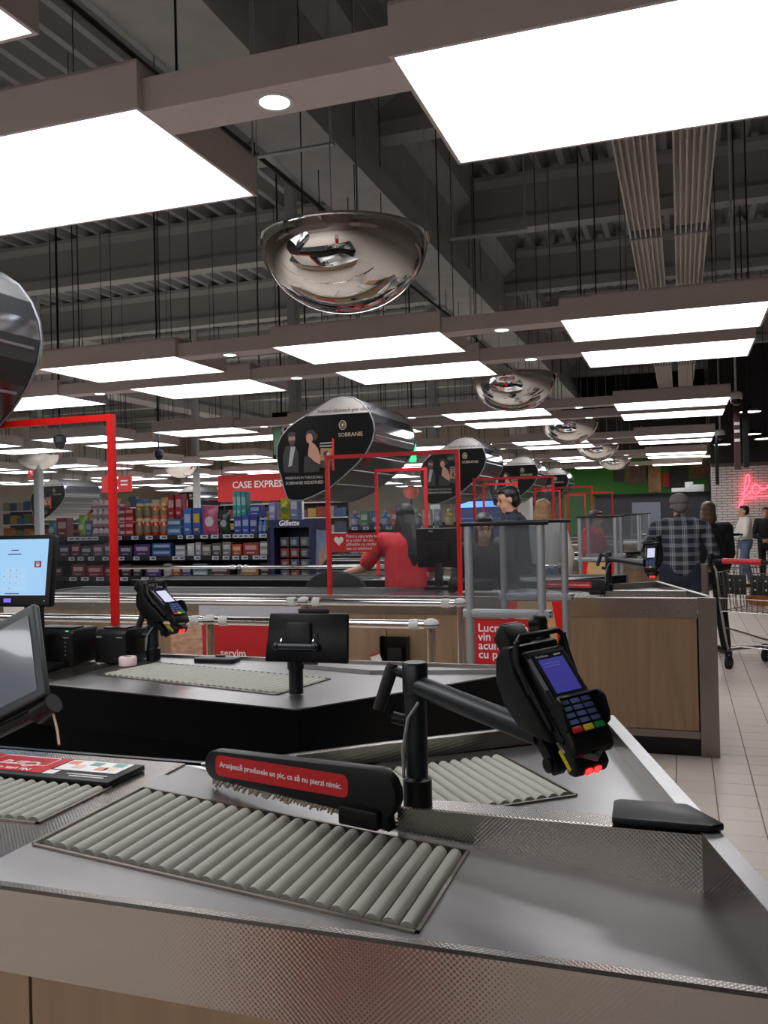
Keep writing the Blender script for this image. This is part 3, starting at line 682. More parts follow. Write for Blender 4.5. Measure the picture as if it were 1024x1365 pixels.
# terminal on the second counter seen from the side
pay_terminal((-1.952, 2.92, T), at_px(226, 806, 3.30), Vector((.22, .97, 0)), Vector((-.78, .1, .62)), 'payment terminal on the second counter, seen from its side', SCRW, None, detail=False, post_h=.20)
# ------------------------------------------------------------------ tablet on the second counter
t = thing('customer_tablet', (-1.132, 2.45, T), 'black tablet seen from behind on a short post', 'tablet')
b = MB(); b.lathe([(.022, 0), (.022, .075), (.026, .075), (.026, .10), (.020, .10)], (-1.132, 2.45, T), 16); b.build('post', DARKST, t)
M = frameM((-1.090, 2.45, 1.138), (1, .04, 0), (0, .22, 1))
b = MB(M); b.prism([(-.135, -.075), (.135, -.075), (.128, .075), (-.128, .075)], -.012, .008); b.build('case', BLACKM, t, bevel=.006)
b = MB(M); b.box(-.120, .120, -.062, .064, -.0135, -.0125); b.build('screen_glass', mat('dark_glass', (10, 10, 12), .08), t, smooth=False)
b = MB(M); b.prism([(-.07, -.035), (.02, -.035), (.012, .045), (-.062, .045)], .008, .022); b.build('mount_plate', BLACK, t, bevel=.004)
b = MB(M); b.cyl((-.085, -.030, .026), (.030, -.030, .026), .010, n=12); b.ball((-.09, -.03, .026), .013); b.ball((.035, -.03, .026), .013); b.build('hinge', DARKST, t)
for x in (-.08, .024): b = MB(M); b.tube([(x, -.03, .028), (x+.006, -.01, .030), (x+.008, .012, .024)], .003, 6); b.build('hinge_bracket', CHROME, t)
b = MB(M); b.box(-.035, .06, .076, .088, -.02, .006); b.build('camera_bar', BLACK, t, bevel=.002)
b = MB(M); b.box(-.01, .035, -.081, -.074, -.008, .006); b.build('port_cover', BLACK, t)
# ------------------------------------------------------------------ cashier monitor with lit screen
t = thing('cashier_monitor', (-2.24, 2.70, T), 'black monitor with a glowing pale blue till screen at the left edge', 'monitor')
M = frameM((-2.375, 2.62, 1.335), (1, .10, 0), (.02, .16, 1))
b = MB(M); b.prism(rrect(.37, .265, .010, 3), -.035, 0); b.build('bezel', BLACK, t, bevel=.004)
SCR = mat_emit('till_screen', (158, 202, 240), 0.95)
b = MB(M); b.box(-.166, .166, -.092, .116, .0005, .0015); s = b.build('screen', SCR, t, smooth=False)
KB = mat_emit('till_key', (178, 215, 246), 0.85); KD = mat_emit('till_ink', (70, 90, 130), 0.5)
for r in range(4):
    for q in range(4):
        x, y = -.010+q*.026, .0-r*.022
        b = MB(M); b.box(x-.011, x+.011, y-.009, y+.009, .0015, .0022); ko = b.build('screen_key', KB, s, smooth=False)
        if q < 3 and (r < 3 or q == 1): text(('789', '456', '123', ' 0 ')[r][q], .010, M @ Matrix.Translation((x-.003, y-.004, .0024)), KD, ko, depth=.0001)
b = MB(M); b.prism(rrect(.028, .024, .004, 3, .128, .022), .0015, .0025); lk = b.build('lock_icon', mat_emit('icon_red', (150, 40, 80), .7), s, smooth=False)
b = MB(M); b.box(.121, .135, .014, .024, .0025, .003); b.tube([(.123, .024, .0028), (.124, .031, .0028), (.132, .031, .0028), (.133, .024, .0028)], .001, 5); b.build('padlock', WHITEP, lk)
for y, w in ((.075, .03), (.060, .055), (-.086, .06)):
    b = MB(M); b.box(.028-w/2, .028+w/2, y-.002, y+.002, .0015, .002); b.build('screen_text_bar', KD, s, smooth=False)
b = MB(M); b.box(-.005, .025, -.118, -.103, .0003, .0012); b.build('power_light', mat_emit('power_violet', (120, 100, 230), 1.2), t, smooth=False)
b = MB(M); b.ball((.165, -.112, .001), .002, 6, 4); b.build('standby_led', WHITEP, t)
b = MB(); b.box(-2.34, -2.275, 2.66, 2.70, T, 1.30); b.build('stand', BLACK, t, bevel=.006)
b = MB(); b.box(-2.42, -2.20, 2.60, 2.72, T, T+.018); b.build('foot', BLACK, t, bevel=.004)
# ------------------------------------------------------------------ grey switched-off screen at the left edge
t = thing('till_display', (-1.66, 1.80, T), 'dark grey switched-off till screen leaning back at the left edge', 'monitor')
_u = (CR*.84+CU*.42-CF*.34).normalized(); _v = CR*-.27+CU*.88+CF*.40; _v = (_v-_u*_v.dot(_u)).normalized()
M = frameM(at_px(60, 926, 1.97)-_u*.1725+_v*.113, _u, _v)
b = MB(M); b.prism(rrect(.345, .226, .008, 3), -.018, 0); b.build('bezel', mat('grey_bezel', (62, 66, 68), .4), t, bevel=.004)
b = MB(M); b.box(-.155, .152, -.094, .090, .0004, .0016); b.build('screen', mat('off_screen', (118, 126, 134), .12, 0, .04, 3, coat=.6), t, smooth=False)
b = MB(M); b.cyl((.11, -.137, -.03), (.165, -.127, -.03), .024, n=14); b.cyl((-.1, -.132, -.03), (.11, -.132, -.03), .016, n=12); b.build('hinge', BLACK, t)
b = MB(); b.box(-1.76, -1.69, 1.70, 1.76, T, 1.06); b.build('stand', BLACK, t, bevel=.005)
b = MB(M); b.tube([(.158, -.147, -.03), (.175, -.197, -.02), (.185, -.232, -.01)], .003, 6); b.build('key_card', mat('lanyard_beige', (190, 160, 130), .6), t)
# ------------------------------------------------------------------ receipt printers and small things on counter two
def printer(x0, x1, y0, y1, z0, h, label, led=False):
    t = thing('receipt_printer', ((x0+x1)/2, (y0+y1)/2, z0), label, 'printer', 'receipt printers')
    b = MB(); b.prism([(y0, z0), (y1, z0), (y1, z0+h), (y0+.02, z0+h), (y0, z0+h-.012)], x0, x1, 'x'); b.build('housing', BLACK, t, bevel=.008, seg=3)
    b = MB(); b.box(x0+.02, x1-.02, y0+.03, y0+.10, z0+h-.002, z0+h+.006); b.build('paper_lid', BLACKM, t, bevel=.003)
    b = MB(); b.box(x0+.012, x0+.035, y0-.001, y0, z0+h-.03, z0+h-.024); b.box(x1-.04, x1-.015, y0-.001, y0, z0+h-.03, z0+h-.026); b.build('badge', mat('badge_grey', (150, 150, 150), .4), t, smooth=False)
    if led:
        b = MB(); b.ball((x1-.03, y0+.012, z0+h-.008), (.010, .004, .005), 10, 6); b.build('ready_light', mat_emit('led_green', (40, 230, 110), 1.5), t)
        for i in range(5): b = MB(); b.ball((x1-.03, y0-.001, z0+h-.03-.016*i), .0022, 6, 4); b.build('indicator', mat('badge_grey', (150, 150, 150)), t)
    return t
printer(-2.40, -2.185, 2.735, 2.89, T, .135, 'black receipt printer with a green ready light, left of the red frame post', True)
printer(-2.147, -2.005, 2.815, 2.985, T, .128, 'black box-shaped receipt printer at the foot of the red frame post')
t = thing('tape_roll', (-1.985, 2.80, T), 'pale pink roll of paper tape standing beside the receipt printer', 'tape roll')
b = MB(); b.lathe([(.018, 0), (.032, 0), (.033, .004), (.033, .028), (.030, .032), (.018, .032), (.018, 0)], (-1.985, 2.80, T), 20, False); b.build('paper', mat('pink_paper', (228, 205, 205), .6), t)
b = MB(); b.lathe([(.015, .002), (.018, .002), (.018, .030), (.015, .030), (.015, .002)], (-1.985, 2.80, T), 16, False); b.build('core', mat('card_core', (150, 120, 90), .7), t)
t = thing('clip_pad', (-1.70, 2.965, T), 'thin black pad lying at the far edge of the second counter', 'pad')
b = MB(); b.prism(rrect(.17, .07, .012, 3, -1.70, 2.965), T-.003, T+.010); b.build('pad', BLACK, t, bevel=.002)
b = MB(); b.box(-1.72, -1.68, 2.985, 2.998, T+.010, T+.016); b.build('clip', DARKST, t, bevel=.002)
# ------------------------------------------------------------------ till behind the cashier on the middle counters
def back_monitor(x, y, label):
    t = thing('till_monitor', (x, y, T), label, 'monitor', 'black till monitors seen from behind')
    M = frameM((x, y, 1.27), (1, 0, 0), (0, -.10, 1))
    b = MB(M); b.prism(rrect(.33, .29, .015, 3), 0, .03); b.build('housing', BLACK, t, bevel=.006)
    b = MB(M); b.prism(rrect(.18, .14, .02, 3, 0, -.02), .03, .05); b.build('back_cover', BLACKM, t, bevel=.008)
    b = MB(M); b.prism(rrect(.03, .012, .003, 2, -.05, .125), .03, .032); b.build('badge', mat('badge_grey', (150, 150, 150)), t)
    b = MB(M); b.box(-.15, .15, -.13, .13, -.002, 0); b.build('screen', mat_emit('till_screen', (150, 200, 240), .85), t, smooth=False)
    b = MB(); b.box(x-.035, x+.02, y-.02, y+.02, T, 1.16); b.build('stand', BLACK, t, bevel=.005)
    b = MB(); b.box(x-.1, x+.1, y-.08, y+.06, T, T+.02); b.build('foot', BLACK, t, bevel=.004)
back_monitor(-1.69, 6.2, 'black till monitor seen from behind, beside the cashier in red')
back_monitor(-1.60, 10.9, 'black till monitor seen from behind, beyond the glass gate')
def keyboard_box(x, y, label):
    t = thing('cash_drawer', (x, y, T), label, 'cash drawer', 'cash drawers')
    b = MB(); b.box(x-.16, x+.16, y-.12, y+.12, T, T+.075); b.build('case', BLACK, t, bevel=.008)
    b = MB(); b.box(x-.15, x+.15, y-.125, y-.12, T+.012, T+.062); d = b.build('drawer_front', BLACKM, t, bevel=.002)
    b = MB(); b.cyl((x+.02, y-.125, T+.04), (x+.02, y-.13, T+.04), .008, n=10); b.build('lock', CHROME, d)
keyboard_box(-1.42, 6.12, 'black cash drawer under the till monitor beside the cashier in red')
# swivel chair back of the cashier
t = thing('cashier_chair', (-2.60, 6.45, 0), 'black swivel chair with a rounded back, left of the cashier in red', 'chair')
b = MB(); b.prism([(-2.60+.26*math.cos(a), .93+.16*math.sin(a)) for a in [math.pi*i/12 for i in range(13)]], 6.38, 6.43, 'y'); b.build('backrest', RUBBER, t, bevel=.012)
b = MB(); b.prism(rrect(.46, .44, .1, 4, -2.60, 6.64), .52, .60); b.build('seat', RUBBER, t, bevel=.02)
b = MB(); b.box(-2.63, -2.57, 6.42, 6.45, .55, .98); b.build('back_bar', BLACK, t)
b = MB(); b.cyl((-2.60, 6.64, .08), (-2.60, 6.64, .52), .03); b.build('gas_column', DARKST, t)
for i in range(5):
    a = 2*math.pi*i/5; b = MB(); e = (-2.60+.28*math.cos(a), 6.64+.28*math.sin(a)); b.cyl((-2.60, 6.64, .09), (e[0], e[1], .07), .022, .014, 8); lg = b.build('leg', BLACK, t); b = MB(); b.ball((e[0], e[1], .03), .03, 10, 6); b.build('castor', RUBBER, lg)
# ------------------------------------------------------------------ red-framed acrylic shields
def shield(x0, x1, y, label):
    t = thing('acrylic_shield', ((x0+x1)/2, y, T), label, 'shield', 'red-framed shields')
    z1 = 1.945; w = .027; d = .012
    b = MB(); b.box(x0, x0+w, y-d, y+d, T, z1); b.build('frame_post', RED, t, smooth=False)
    b = MB(); b.box(x1-w, x1, y-d, y+d, T, z1); b.build('frame_post', RED, t, smooth=False)
    b = MB(); b.box(x0+w, x1-w, y-d, y+d, z1-w, z1); b.build('frame_top', RED, t, smooth=False)
    b = MB(); b.quad((x0+w, y, T+.02), (x1-w, y, T+.02), (x1-w, y, z1-w), (x0+w, y, z1-w)); b.build('clear_sheet', ACRYL, t, smooth=False)
    return t
SA = ['', 'red-framed clear shield in front of the cashier with long black hair', 'red-framed shield before the customer with short black hair', 'third red-framed shield down the row of pods', 'fourth red-framed shield, by the green stall']
SB = ['tall red-framed clear shield at the left edge, nearest the camera', 'red-framed shield behind the cashier with long black hair', 'red-framed shield half hidden behind the third pod', 'far red-framed shield on the eighth counter', 'farthest red-framed shield of all']
sh = {}
for k in range(5):
    if k: sh[k] = shield(-2.37, -1.40, 5.70+D*(k-1), SA[k])
    shield(-3.30 if k == 0 else -2.67, -2.172, 3.005+D*k, SB[k])
# red placard with a white heart at the bottom of the cashier's shield
t = thing('payment_placard', (-2.1, 5.68, 1.27), 'red placard with a white heart and text, hung on the cashier\'s shield', 'placard')
b = MB(); b.box(-2.335, -1.985, 5.674, 5.680, 1.265, 1.395); b.build('board', REDP, t, smooth=False)
for i, s in enumerate(('Pentru siguranța ta', 'și a celor din jur,', 'plătește cu cardul', 'sau cu telefonul')):
    text(s, .030, frameM((-2.215, 5.672, 1.365-.028*i), (1, 0, 0), (0, 0, 1)), WHITEP, t, depth=.0005)
hp = [(.030*math.sin(a)**3*1.0, .03*(13*math.cos(a)-5*math.cos(2*a)-2*math.cos(3*a)-math.cos(4*a))/16) for a in [2*math.pi*i/24 for i in range(24)]]
b = MB(frameM((-2.27, 5.673, 1.345), (1, 0, 0), (0, 0, 1))); b.prism([(x*1.2, y*1.2) for x, y in hp], -.001, .001); b.build('heart', WHITEP, t, smooth=False)
# ------------------------------------------------------------------ hand rails with white joints in the aisle
def rail(y, z, xs, x_left, label):
    t = thing('hand_rail', (xs[-1], y, 0), label, 'hand rail', 'chrome hand rails')
    pts = [x_left]+xs
    for i in range(len(xs)):
        a, c = pts[i]+(.03 if i else 0), pts[i+1]-.03
        b = MB(); b.cyl((a, y, z), (c, y, z), .021, n=16); b.build('tube', CHROME, t)
    for x in xs:
        b = MB(); b.ball((x, y, z+.004), (.040, .036, .026), 16, 8); j = b.build('joint', WHITEPL, t)
        b = MB(); b.lathe([(.041, -.002), (.041, .002)], (x, y, z), 18); b.build('joint_seam', BLACKM, j)
        for s in ((-1, 1) if x != xs[-1] else (-1,)):
            b = MB(); b.tube([(x+s*.040, y, z), (x+s*.052, y, z), (x+s*.060, y, z), (x+s*.105, y, z)], [.010, .012, .027, .025], 14); b.build('cup', WHITEPL, j)
        b = MB(); b.cyl((x, y, .012), (x, y, z-.02), .021, n=16); b.build('post', CHROME, t)
        b = MB(); b.lathe([(.06, 0), (.06, .008), (.03, .016)], (x, y, 0), 18); b.build('floor_flange', ALU, t)
    return t
rail(3.95, .992, [-4.6, -2.30, -1.125], -6.2, 'chrome hand rail with white ball joints, the lower one behind the tablet')
rail(4.78, 1.008, [-4.4, -2.145, -1.19], -6.2, 'chrome hand rail with white joints, the one nearer the oak counter')
rail(3.95+D, .992, [-4.6, -2.30, -1.125], -6.2, 'chrome hand rail in the aisle behind the cashier in red')
# ------------------------------------------------------------------ glass gates
def gate(y, label, poster=None):
    t = thing('glass_gate', (-.76, y, 0), label, 'gate', 'glass gates')
    xa, xb = -.925, -.597
    for x in (xa, xb):
        b = MB(); b.cyl((x, y, .01), (x, y, 1.45), .0195, n=14); p = b.build('post', ALU, t)
        b = MB(); b.lathe([(.055, 0), (.055, .008), (.024, .014)], (x, y, 0), 16); b.build('floor_flange', ALU, p)
    b = MB(); b.box(xa-.035, xb+.035, y-.022, y+.022, 1.45, 1.468); b.build('top_cap', BLACK, t, bevel=.004)
    b = MB(); b.box(xa+.02, xb-.02, y-.004, y+.004, 1.075, 1.448); b.build('glass_pane', GATEG, t, smooth=False)
    b = MB(); b.box(xa-.03, xb+.045, y-.016, y+.016, 1.037, 1.073); bar = b.build('cross_bar', ALU, t, bevel=.002)
    for z in (1.047, 1.063): b = MB(); b.cyl((xb+.038, y-.016, z), (xb+.038, y-.018, z), .005, n=8); b.build('bolt', BLACK, bar)
    if poster == 'text':
        b = MB(); b.box(xa+.022, xb-.022, y-.004, y+.004, .14, 1.030); p = b.build('red_poster', REDP, t, smooth=False)
        for i, s in enumerate(('Lucrurile b', 'vin ușor', 'acum', 'cu p')): text(s, .052, frameM((xa+.036, y-.005, .972-.040*i), (1, 0, 0), (0, 0, 1)), WHITEP, p, bold=.0007)
        text('DESP', .055, frameM((xa+.036, y-.005, .775), (1, 0, 0), (0, 0, 1)), WHITEP, p, bold=.0015)
    if poster == 'bag':
        b = MB(); b.box(xa+.022, xb-.022, y-.004, y+.004, .14, 1.030); p = b.build('bag_poster', mat('paper_bag', (206, 168, 112), .6, 0, .08), t, smooth=False)
        for s, x in ((1, xa+.022), (-1, xb-.022)):
            b = MB(); pts = [(x, .5)]+[(x+s*(.05-.028*math.sin((z-.5)*6)), z) for z in [.5+.053*i for i in range(11)]]+[(x, 1.03)]
            b.prism(pts, y-.006, y-.0045, 'y'); b.build('red_swoosh', RED, p, smooth=False)
    return t
gate(3.90, 'front glass gate with the red text poster, behind the payment terminal', 'text')
gate(4.72, 'rear glass gate with the paper bag poster, beside the oak counter', 'bag')
gate(3.90+D, 'glass gate before the far cashier in a red shirt', 'bag'); gate(4.72+D, 'glass gate just behind the first one of the far pair', None)
gate(3.90+2*D, 'third pair of glass gates, its front gate', None); gate(4.72+2*D, 'third pair of glass gates, its rear gate', None)
gate(3.90+3*D, 'last glass gate, by the plaid man\'s shoulder', None)
gate(.10, 'glass gate with a red poster just outside the frame, mirrored in the near counter', 'text')
# steel end post beyond the oak counter
t = thing('bollard_post', (.17, 8.0, 0), 'short pale steel post right of the plaid man', 'post')
b = MB(); b.prism(rrect(.062, .062, .012, 3, .175, 8.0), 0, 1.035); b.build('shaft', STEELB, t); b = MB(); b.box(.13, .22, 7.955, 8.045, 0, .012); b.build('base_plate', STEELB, t)
# ------------------------------------------------------------------ posters on the middle oak counter
t = thing('service_poster', (-3.0, 5.62, .6), 'red poster reading servim on the oak counter, behind the tablet', 'poster')
b = MB(); b.box(-3.33, -2.55, 5.612, 5.634, .44, .808); b.build('red_sheet', REDP, t, smooth=False)
b = MB(); b.box(-3.36, -2.55, 5.612, 5.634, .81, .885); b.build('white_header', mat('header_lilac', (205, 203, 214), .5), t, smooth=False)
text('servim', .078, frameM((-3.19, 5.611, .522), (1, 0, 0), (0, 0, 1)), WHITEP, t, bold=.001)
t = thing('food_poster', (-3.45, 5.62, .6), 'poster of sliced cold cuts left of the red servim poster', 'poster')
b = MB(); b.box(-3.60, -3.335, 5.612, 5.634, .50, .745); b.build('photo_sheet', mat('cold_cuts', (206, 160, 132), .5, 0, .35, 14, stretch=(1, 1, 3)), t, smooth=False)
b = MB(); b.box(-3.60, -3.335, 5.610, 5.634, .47, .50); b.build('dark_border', BLACKM, t, smooth=False)
t = thing('bag_dispenser', (-1.855, 5.60, .6), 'black open box on the front of the oak counter with a tilted price card', 'box')
b = MB(); b.box(-1.95, -1.76, 5.57, 5.64, .45, .455); b.box(-1.95, -1.945, 5.57, 5.64, .455, .695); b.box(-1.765, -1.76, 5.57, 5.64, .455, .695); b.box(-1.945, -1.765, 5.63, 5.64, .455, .69); b.build('case', BLACKM, t, smooth=False)
b = MB(); b.box(-1.90, -1.80, 5.58, 5.62, .46, .62); b.build('bag_stack', BLACK, t, bevel=.004)
M = frameM((-1.975, 5.56, .555), (1, 0, .35), (-.3, 0, 1)); b = MB(M); b.box(-.035, .035, -.03, .03, -.001, .001); p = b.build('price_card', WHITEP, t, smooth=False); b = MB(M); b.box(-.035, .035, .016, .03, .001, .002); b.build('card_stripe', REDP, p, smooth=False)
# ------------------------------------------------------------------ advertising pods over the lanes
PODP = [(-2.816, 2.585), (-2.715, 2.562), (-2.63, 2.505), (-2.567, 2.426), (-2.531, 2.343), (-2.521, 2.262), (-2.545, 2.169), (-2.597, 2.077), (-2.686, 1.98), (-2.819, 1.87), (-2.969, 1.766), (-3.119, 1.702), (-3.225, 1.67), (-3.316, 1.669), (-3.369, 1.688), (-3.397, 1.766), (-3.425, 1.878), (-3.454, 1.963), (-3.467, 2.076), (-3.457, 2.173), (-3.416, 2.255), (-3.345, 2.328), (-3.253, 2.385), (-3.146, 2.437), (-3.025, 2.509), (-2.92, 2.567)]
SKIN = mat('poster_skin', (214, 160, 130), .5)
def clip_z(poly, z, above):
    out = []
    for i in range(len(poly)):
        p, q = poly[i], poly[(i+1) % len(poly)]
        ip, iq = (p[1] >= z) == above, (q[1] >= z) == above
        if ip: out.append(p)
        if ip != iq: s = (z-p[1])/(q[1]-p[1]); out.append((p[0]+s*(q[0]-p[0]), z))
    return out
def make_pod():
    t = thing('cigarette_pod', (-2.99, 7.2, 1.67), 'x', 'display pod')
    y0, y1 = 7.2, 8.43
    n = len(PODP)
    def shell(idx, name, m, ins=0):
        b = MB()
        for i in idx:
            p, q = PODP[i % n], PODP[(i+1) % n]; b.quad((p[0], y0+.01, p[1]), (q[0], y0+.01, q[1]), (q[0], y1-.01, q[1]), (p[0], y1-.01, p[1]))
        return b.build(name, m, t, angle=50)
    shell(list(range(20, 26))+[0, 1, 2], 'top_shell', mat('pod_silver', (205, 206, 210), .22, .8, .02))
    shell([3, 4, 5], 'display_window', mat('pod_window', (150, 152, 160), .08, .9, .02))
    shell(range(6, 12), 'lower_shell', mat('pod_lower', (74, 74, 78), .20, .7, .05))
    shell(range(12, 20), 'left_shell', mat('pod_lower', (74, 74, 78)))
    for (i, f) in ((5, .4), (7, .3), (8, .5), (9, .6)):
        p, q = PODP[i], PODP[i+1]; x, z = p[0]+f*(q[0]-p[0]), p[1]+f*(q[1]-p[1])
        b = MB(); b.tube([(x, y0+.04, z), (x, y1-.04, z)], .007, 6); b.build('shelf_edge', mat('pod_edge', (160, 160, 165), .3, .8), t)
    lp = MB(); lp.tube([(-2.536, y0+.1, 2.30), (-2.536, y1-.5, 2.30)], .006, 6); lp.build('blue_strip', mat_emit('pod_blue_strip', (150, 185, 255), 2.2), t)  # emissive blue strip just inside the window
    for y, nm in ((y0, 'front_rim'), (y1, 'rear_rim')):
        b = MB(); b.tube([(p[0], y, p[1]) for p in PODP], .007, 8, closed=True); b.build(nm, mat('pod_rim', (120, 120, 122), .35, .5), t)
    b = MB(); b.prism(PODP[::-1], y1-.012, y1-.004, 'y'); b.build('rear_panel', BLACKM, t, smooth=False)
    zc = 2.423
    b = MB(); b.prism(clip_z(PODP, zc, False)[::-1], y0-.004, y0+.008, 'y'); fp = b.build('front_panel', mat('pod_black', (9, 8, 9), .35, spec=.15), t, smooth=False)
    b = MB(); b.prism(clip_z(PODP, zc, True)[::-1], y0-.004, y0+.008, 'y'); hp_ = b.build('warning_header', mat('header_grey', (190, 184, 178), .5), t, smooth=False)
    yy = y0-.0055
    GREY = mat('ad_grey', (150, 146, 140), .5); GOLD = mat('ad_silver', (176, 164, 140), .4, .3)
    def F(x, z): return frameM((x, yy, z), (1, 0, 0), (0, 0, 1))
    text('Fumatul dăunează grav sănătății', .042, F(-3.055, 2.443), mat('ad_ink', (60, 58, 58), .6), hp_)
    text('SOBRANIE', .050, F(-2.862, 2.222), GOLD, fp)
    text('PASSION IS IN THE DETAILS', .0345, F(-3.385, 1.862), GREY, fp, spacing=.86); text('SOBRANIE REDEFINED', .0385, F(-3.385, 1.815), GREY, fp, bold=.0006, spacing=.96)
    # crest
    b = MB(); b.tube([(-2.818+.032*math.cos(a), yy, 2.325+.04*math.sin(a)) for a in [2*math.pi*i/20 for i in range(20)]], .003, 5, closed=True); b.tube([(-2.818+.018*math.cos(a), yy, 2.325+.026*math.sin(a)) for a in [2*math.pi*i/16 for i in range(16)]], .002, 5, closed=True); b.ball((-2.818, yy, 2.325), (.009, .001, .014), 8, 6); b.build('crest', GOLD, fp)
    # couple in evening dress (print)
    lay = [0]
    def flat(name, polys, m):
        b = MB(); lay[0] += 1
        for i, pl in enumerate(polys): b.prism(pl, yy-.0007*lay[0]-.0002*i, yy, 'y')
        return b.build(name, m, fp, smooth=False)
    def ell(cx, cz, rx, rz, n=18): return [(cx+rx*math.cos(-2*math.pi*i/n), cz+rz*math.sin(-2*math.pi*i/n)) for i in range(n)]
    flat('printed_man_suit', [[(-3.40, 1.93), (-3.405, 2.08), (-3.375, 2.16), (-3.30, 2.18), (-3.25, 2.10), (-3.25, 1.92)]], mat('suit_print', (26, 25, 27), .5))
    flat('printed_man_shirt', [[(-3.352, 1.975), (-3.318, 1.985), (-3.278, 2.155), (-3.325, 2.155)][::-1]], mat('shirt_print', (150, 148, 150), .5))
    flat('printed_man_face', [ell(-3.312, 2.225, .034, .05)], mat('face_print', (150, 105, 86), .5))
    flat('printed_man_hair', [ell(-3.312, 2.268, .038, .022), [(-3.35, 2.268), (-3.34, 2.268), (-3.342, 2.225), (-3.352, 2.235)]], mat('hair_print', (40, 26, 20), .5))
    flat('printed_man_beard', [[(-3.345, 2.212), (-3.279, 2.212), (-3.288, 2.180), (-3.312, 2.170), (-3.335, 2.180)]], mat('beard_print', (62, 42, 34), .5))
    flat('printed_woman_hair', [ell(-3.128, 2.255, .048, .045), ell(-3.085, 2.235, .028, .03)], mat('hair_print', (40, 26, 20)))
    flat('printed_woman_face', [ell(-3.138, 2.222, .032, .046)], mat('face_print2', (176, 128, 106), .5))
    flat('printed_woman_shoulder', [[(-3.135, 2.19), (-3.095, 2.175), (-3.06, 2.13), (-3.03, 2.04), (-3.04, 1.985), (-3.09, 2.01), (-3.155, 2.07), (-3.15, 2.12)]], mat('face_print2', (176, 128, 106)))
    flat('printed_woman_dress', [[(-3.19, 2.06), (-3.155, 2.07), (-3.09, 2.0), (-3.04, 1.975), (-3.05, 1.92), (-3.20, 1.92)]], mat('suit_print', (26, 25, 27)))
    flat('printed_pack_red', [[(-2.925, 1.93), (-2.905, 1.925), (-2.902, 2.20), (-2.918, 2.215)]], REDP)
    flat('printed_pack', [[(-3.035, 2.02), (-2.927, 2.015), (-2.92, 2.125), (-3.03, 2.13)]], mat('pack_tan', (150, 112, 82), .5))
    flat('printed_pack_text', [[(-3.038, 2.14), (-2.925, 2.14), (-2.922, 2.153), (-3.036, 2.153)], [(-3.036, 2.165), (-2.922, 2.168), (-2.920, 2.180), (-3.034, 2.178)]], GREY)
    flat('printed_pack_eye', [ell(-2.975, 2.07, .03, .034)], mat('pack_eye', (60, 40, 34), .5)); flat('printed_pack_spot', [ell(-2.958, 2.072, .013, .02)], mat('pack_spot', (196, 160, 140), .5))
    flat('printed_pack_base', [[(-3.035, 1.955), (-2.925, 1.95), (-2.925, 2.012), (-3.035, 2.016)]], mat('pack_base', (30, 44, 36), .5))
    for x, y in ((-3.1, 7.45), (-3.1, 8.2), (-2.75, 7.45), (-2.75, 8.2)):
        b = MB(); zt = 2.45 if x < -3 else 2.56; b.cyl((x, y, zt), (x, y, DECKZ), .005, n=5); b.build('suspension_rod', DARKST, t)
    return t
pod = make_pod(); tag(pod, 'large hanging pod with a couple in evening dress and silver lettering', 'display pod', 'hanging advertising pods')
dup(pod, (0, D, 0), 'second hanging pod, just right of the big one', 'hanging advertising pods')
dup(pod, (0, 2*D, 0), 'third hanging pod, above the customer with short black hair', 'hanging advertising pods')
dup(pod, (0, 3*D, 0), 'fourth hanging pod, smallest of the row', 'hanging advertising pods')
dup(pod, (.03, -5.46, 0), 'near hanging pod cut off by the left edge', 'hanging advertising pods')
dup(pod, (-10.35, 8.8, -.06), 'hanging pod seen through the nearest red-framed shield', 'hanging advertising pods')
dup(pod, (-9.93, 13.8, -.10), 'hanging pod over the far left shelves, beside the red boxes', 'hanging advertising pods')
# ------------------------------------------------------------------ impulse shelves with goods
TAGM = mat('price_tag', (170, 170, 182), .5); SHB = mat('shelf_black', (20, 20, 24), .45)
def px_x(px, y=9.1):      # where a column of the shelf front sits
    d = CF+CR*((px-512)/FPX)-CU*((712-682.5)/FPX); return y*d.x/d.y
def shelf_unit(x0, x1, y, zs, label, tags):
    t = thing('shelf_unit', ((x0+x1)/2, y, 0), label, 'shelf', 'goods shelves')
    b = MB(); b.box(x0, x1, y+.42, y+.45, 0, zs[0]+.05); b.build('back_panel', SHB, t, smooth=False)
    for x in (x0, x1-.03): b = MB(); b.box(x, x+.03, y, y+.42, 0, zs[0]); b.build('side_panel', SHB, t, smooth=False)
    for i, z in enumerate(zs):
        b = MB(); b.box(x0+.03, x1-.03, y, y+.42, z-.02, z); s = b.build('shelf_board', SHB, t, smooth=False)
        b = MB(); b.box(x0+.03, x1-.03, y-.012, y, z-.05, z+.004); b.build('tag_rail', SHB, s, smooth=False)
        for (a, w) in tags[i]:
            b = MB(); b.box(a, a+w, y-.016, y-.012, z-.046, z-.002); tg = b.build('price_tag', TAGM, s, smooth=False)
            b = MB(); b.box(a+w*.3, a+w*.85, y-.0168, y-.016, z-.034, z-.014); b.build('price_ink', mat('tag_ink', (70, 70, 80), .6), tg, smooth=False)
    b = MB(); b.box(x0+.03, x1-.03, y+.02, y+.42, 0, .1); b.build('base', SHB, t, smooth=False)
    return t
TG = [[], [], [], []]
for p in (91, 99, 107, 115, 123, 154, 176, 195, 214, 238, 249, 268, 282, 298, 311, 318, 325, 332, 346): TG[0].append((px_x(p), .10 if p not in (238, 311, 318, 325, 332) else .065))
for p in (92, 104, 118, 137, 158, 178, 200, 230, 238, 259, 283, 297, 310, 322, 337, 347): TG[1].append((px_x(p), .085))
for p in (92, 108, 128, 146, 160, 188, 207, 228, 254, 285, 318, 345): TG[2].append((px_x(p), .11))
SHY = 9.1; SX0, SX1 = px_x(56), px_x(359)
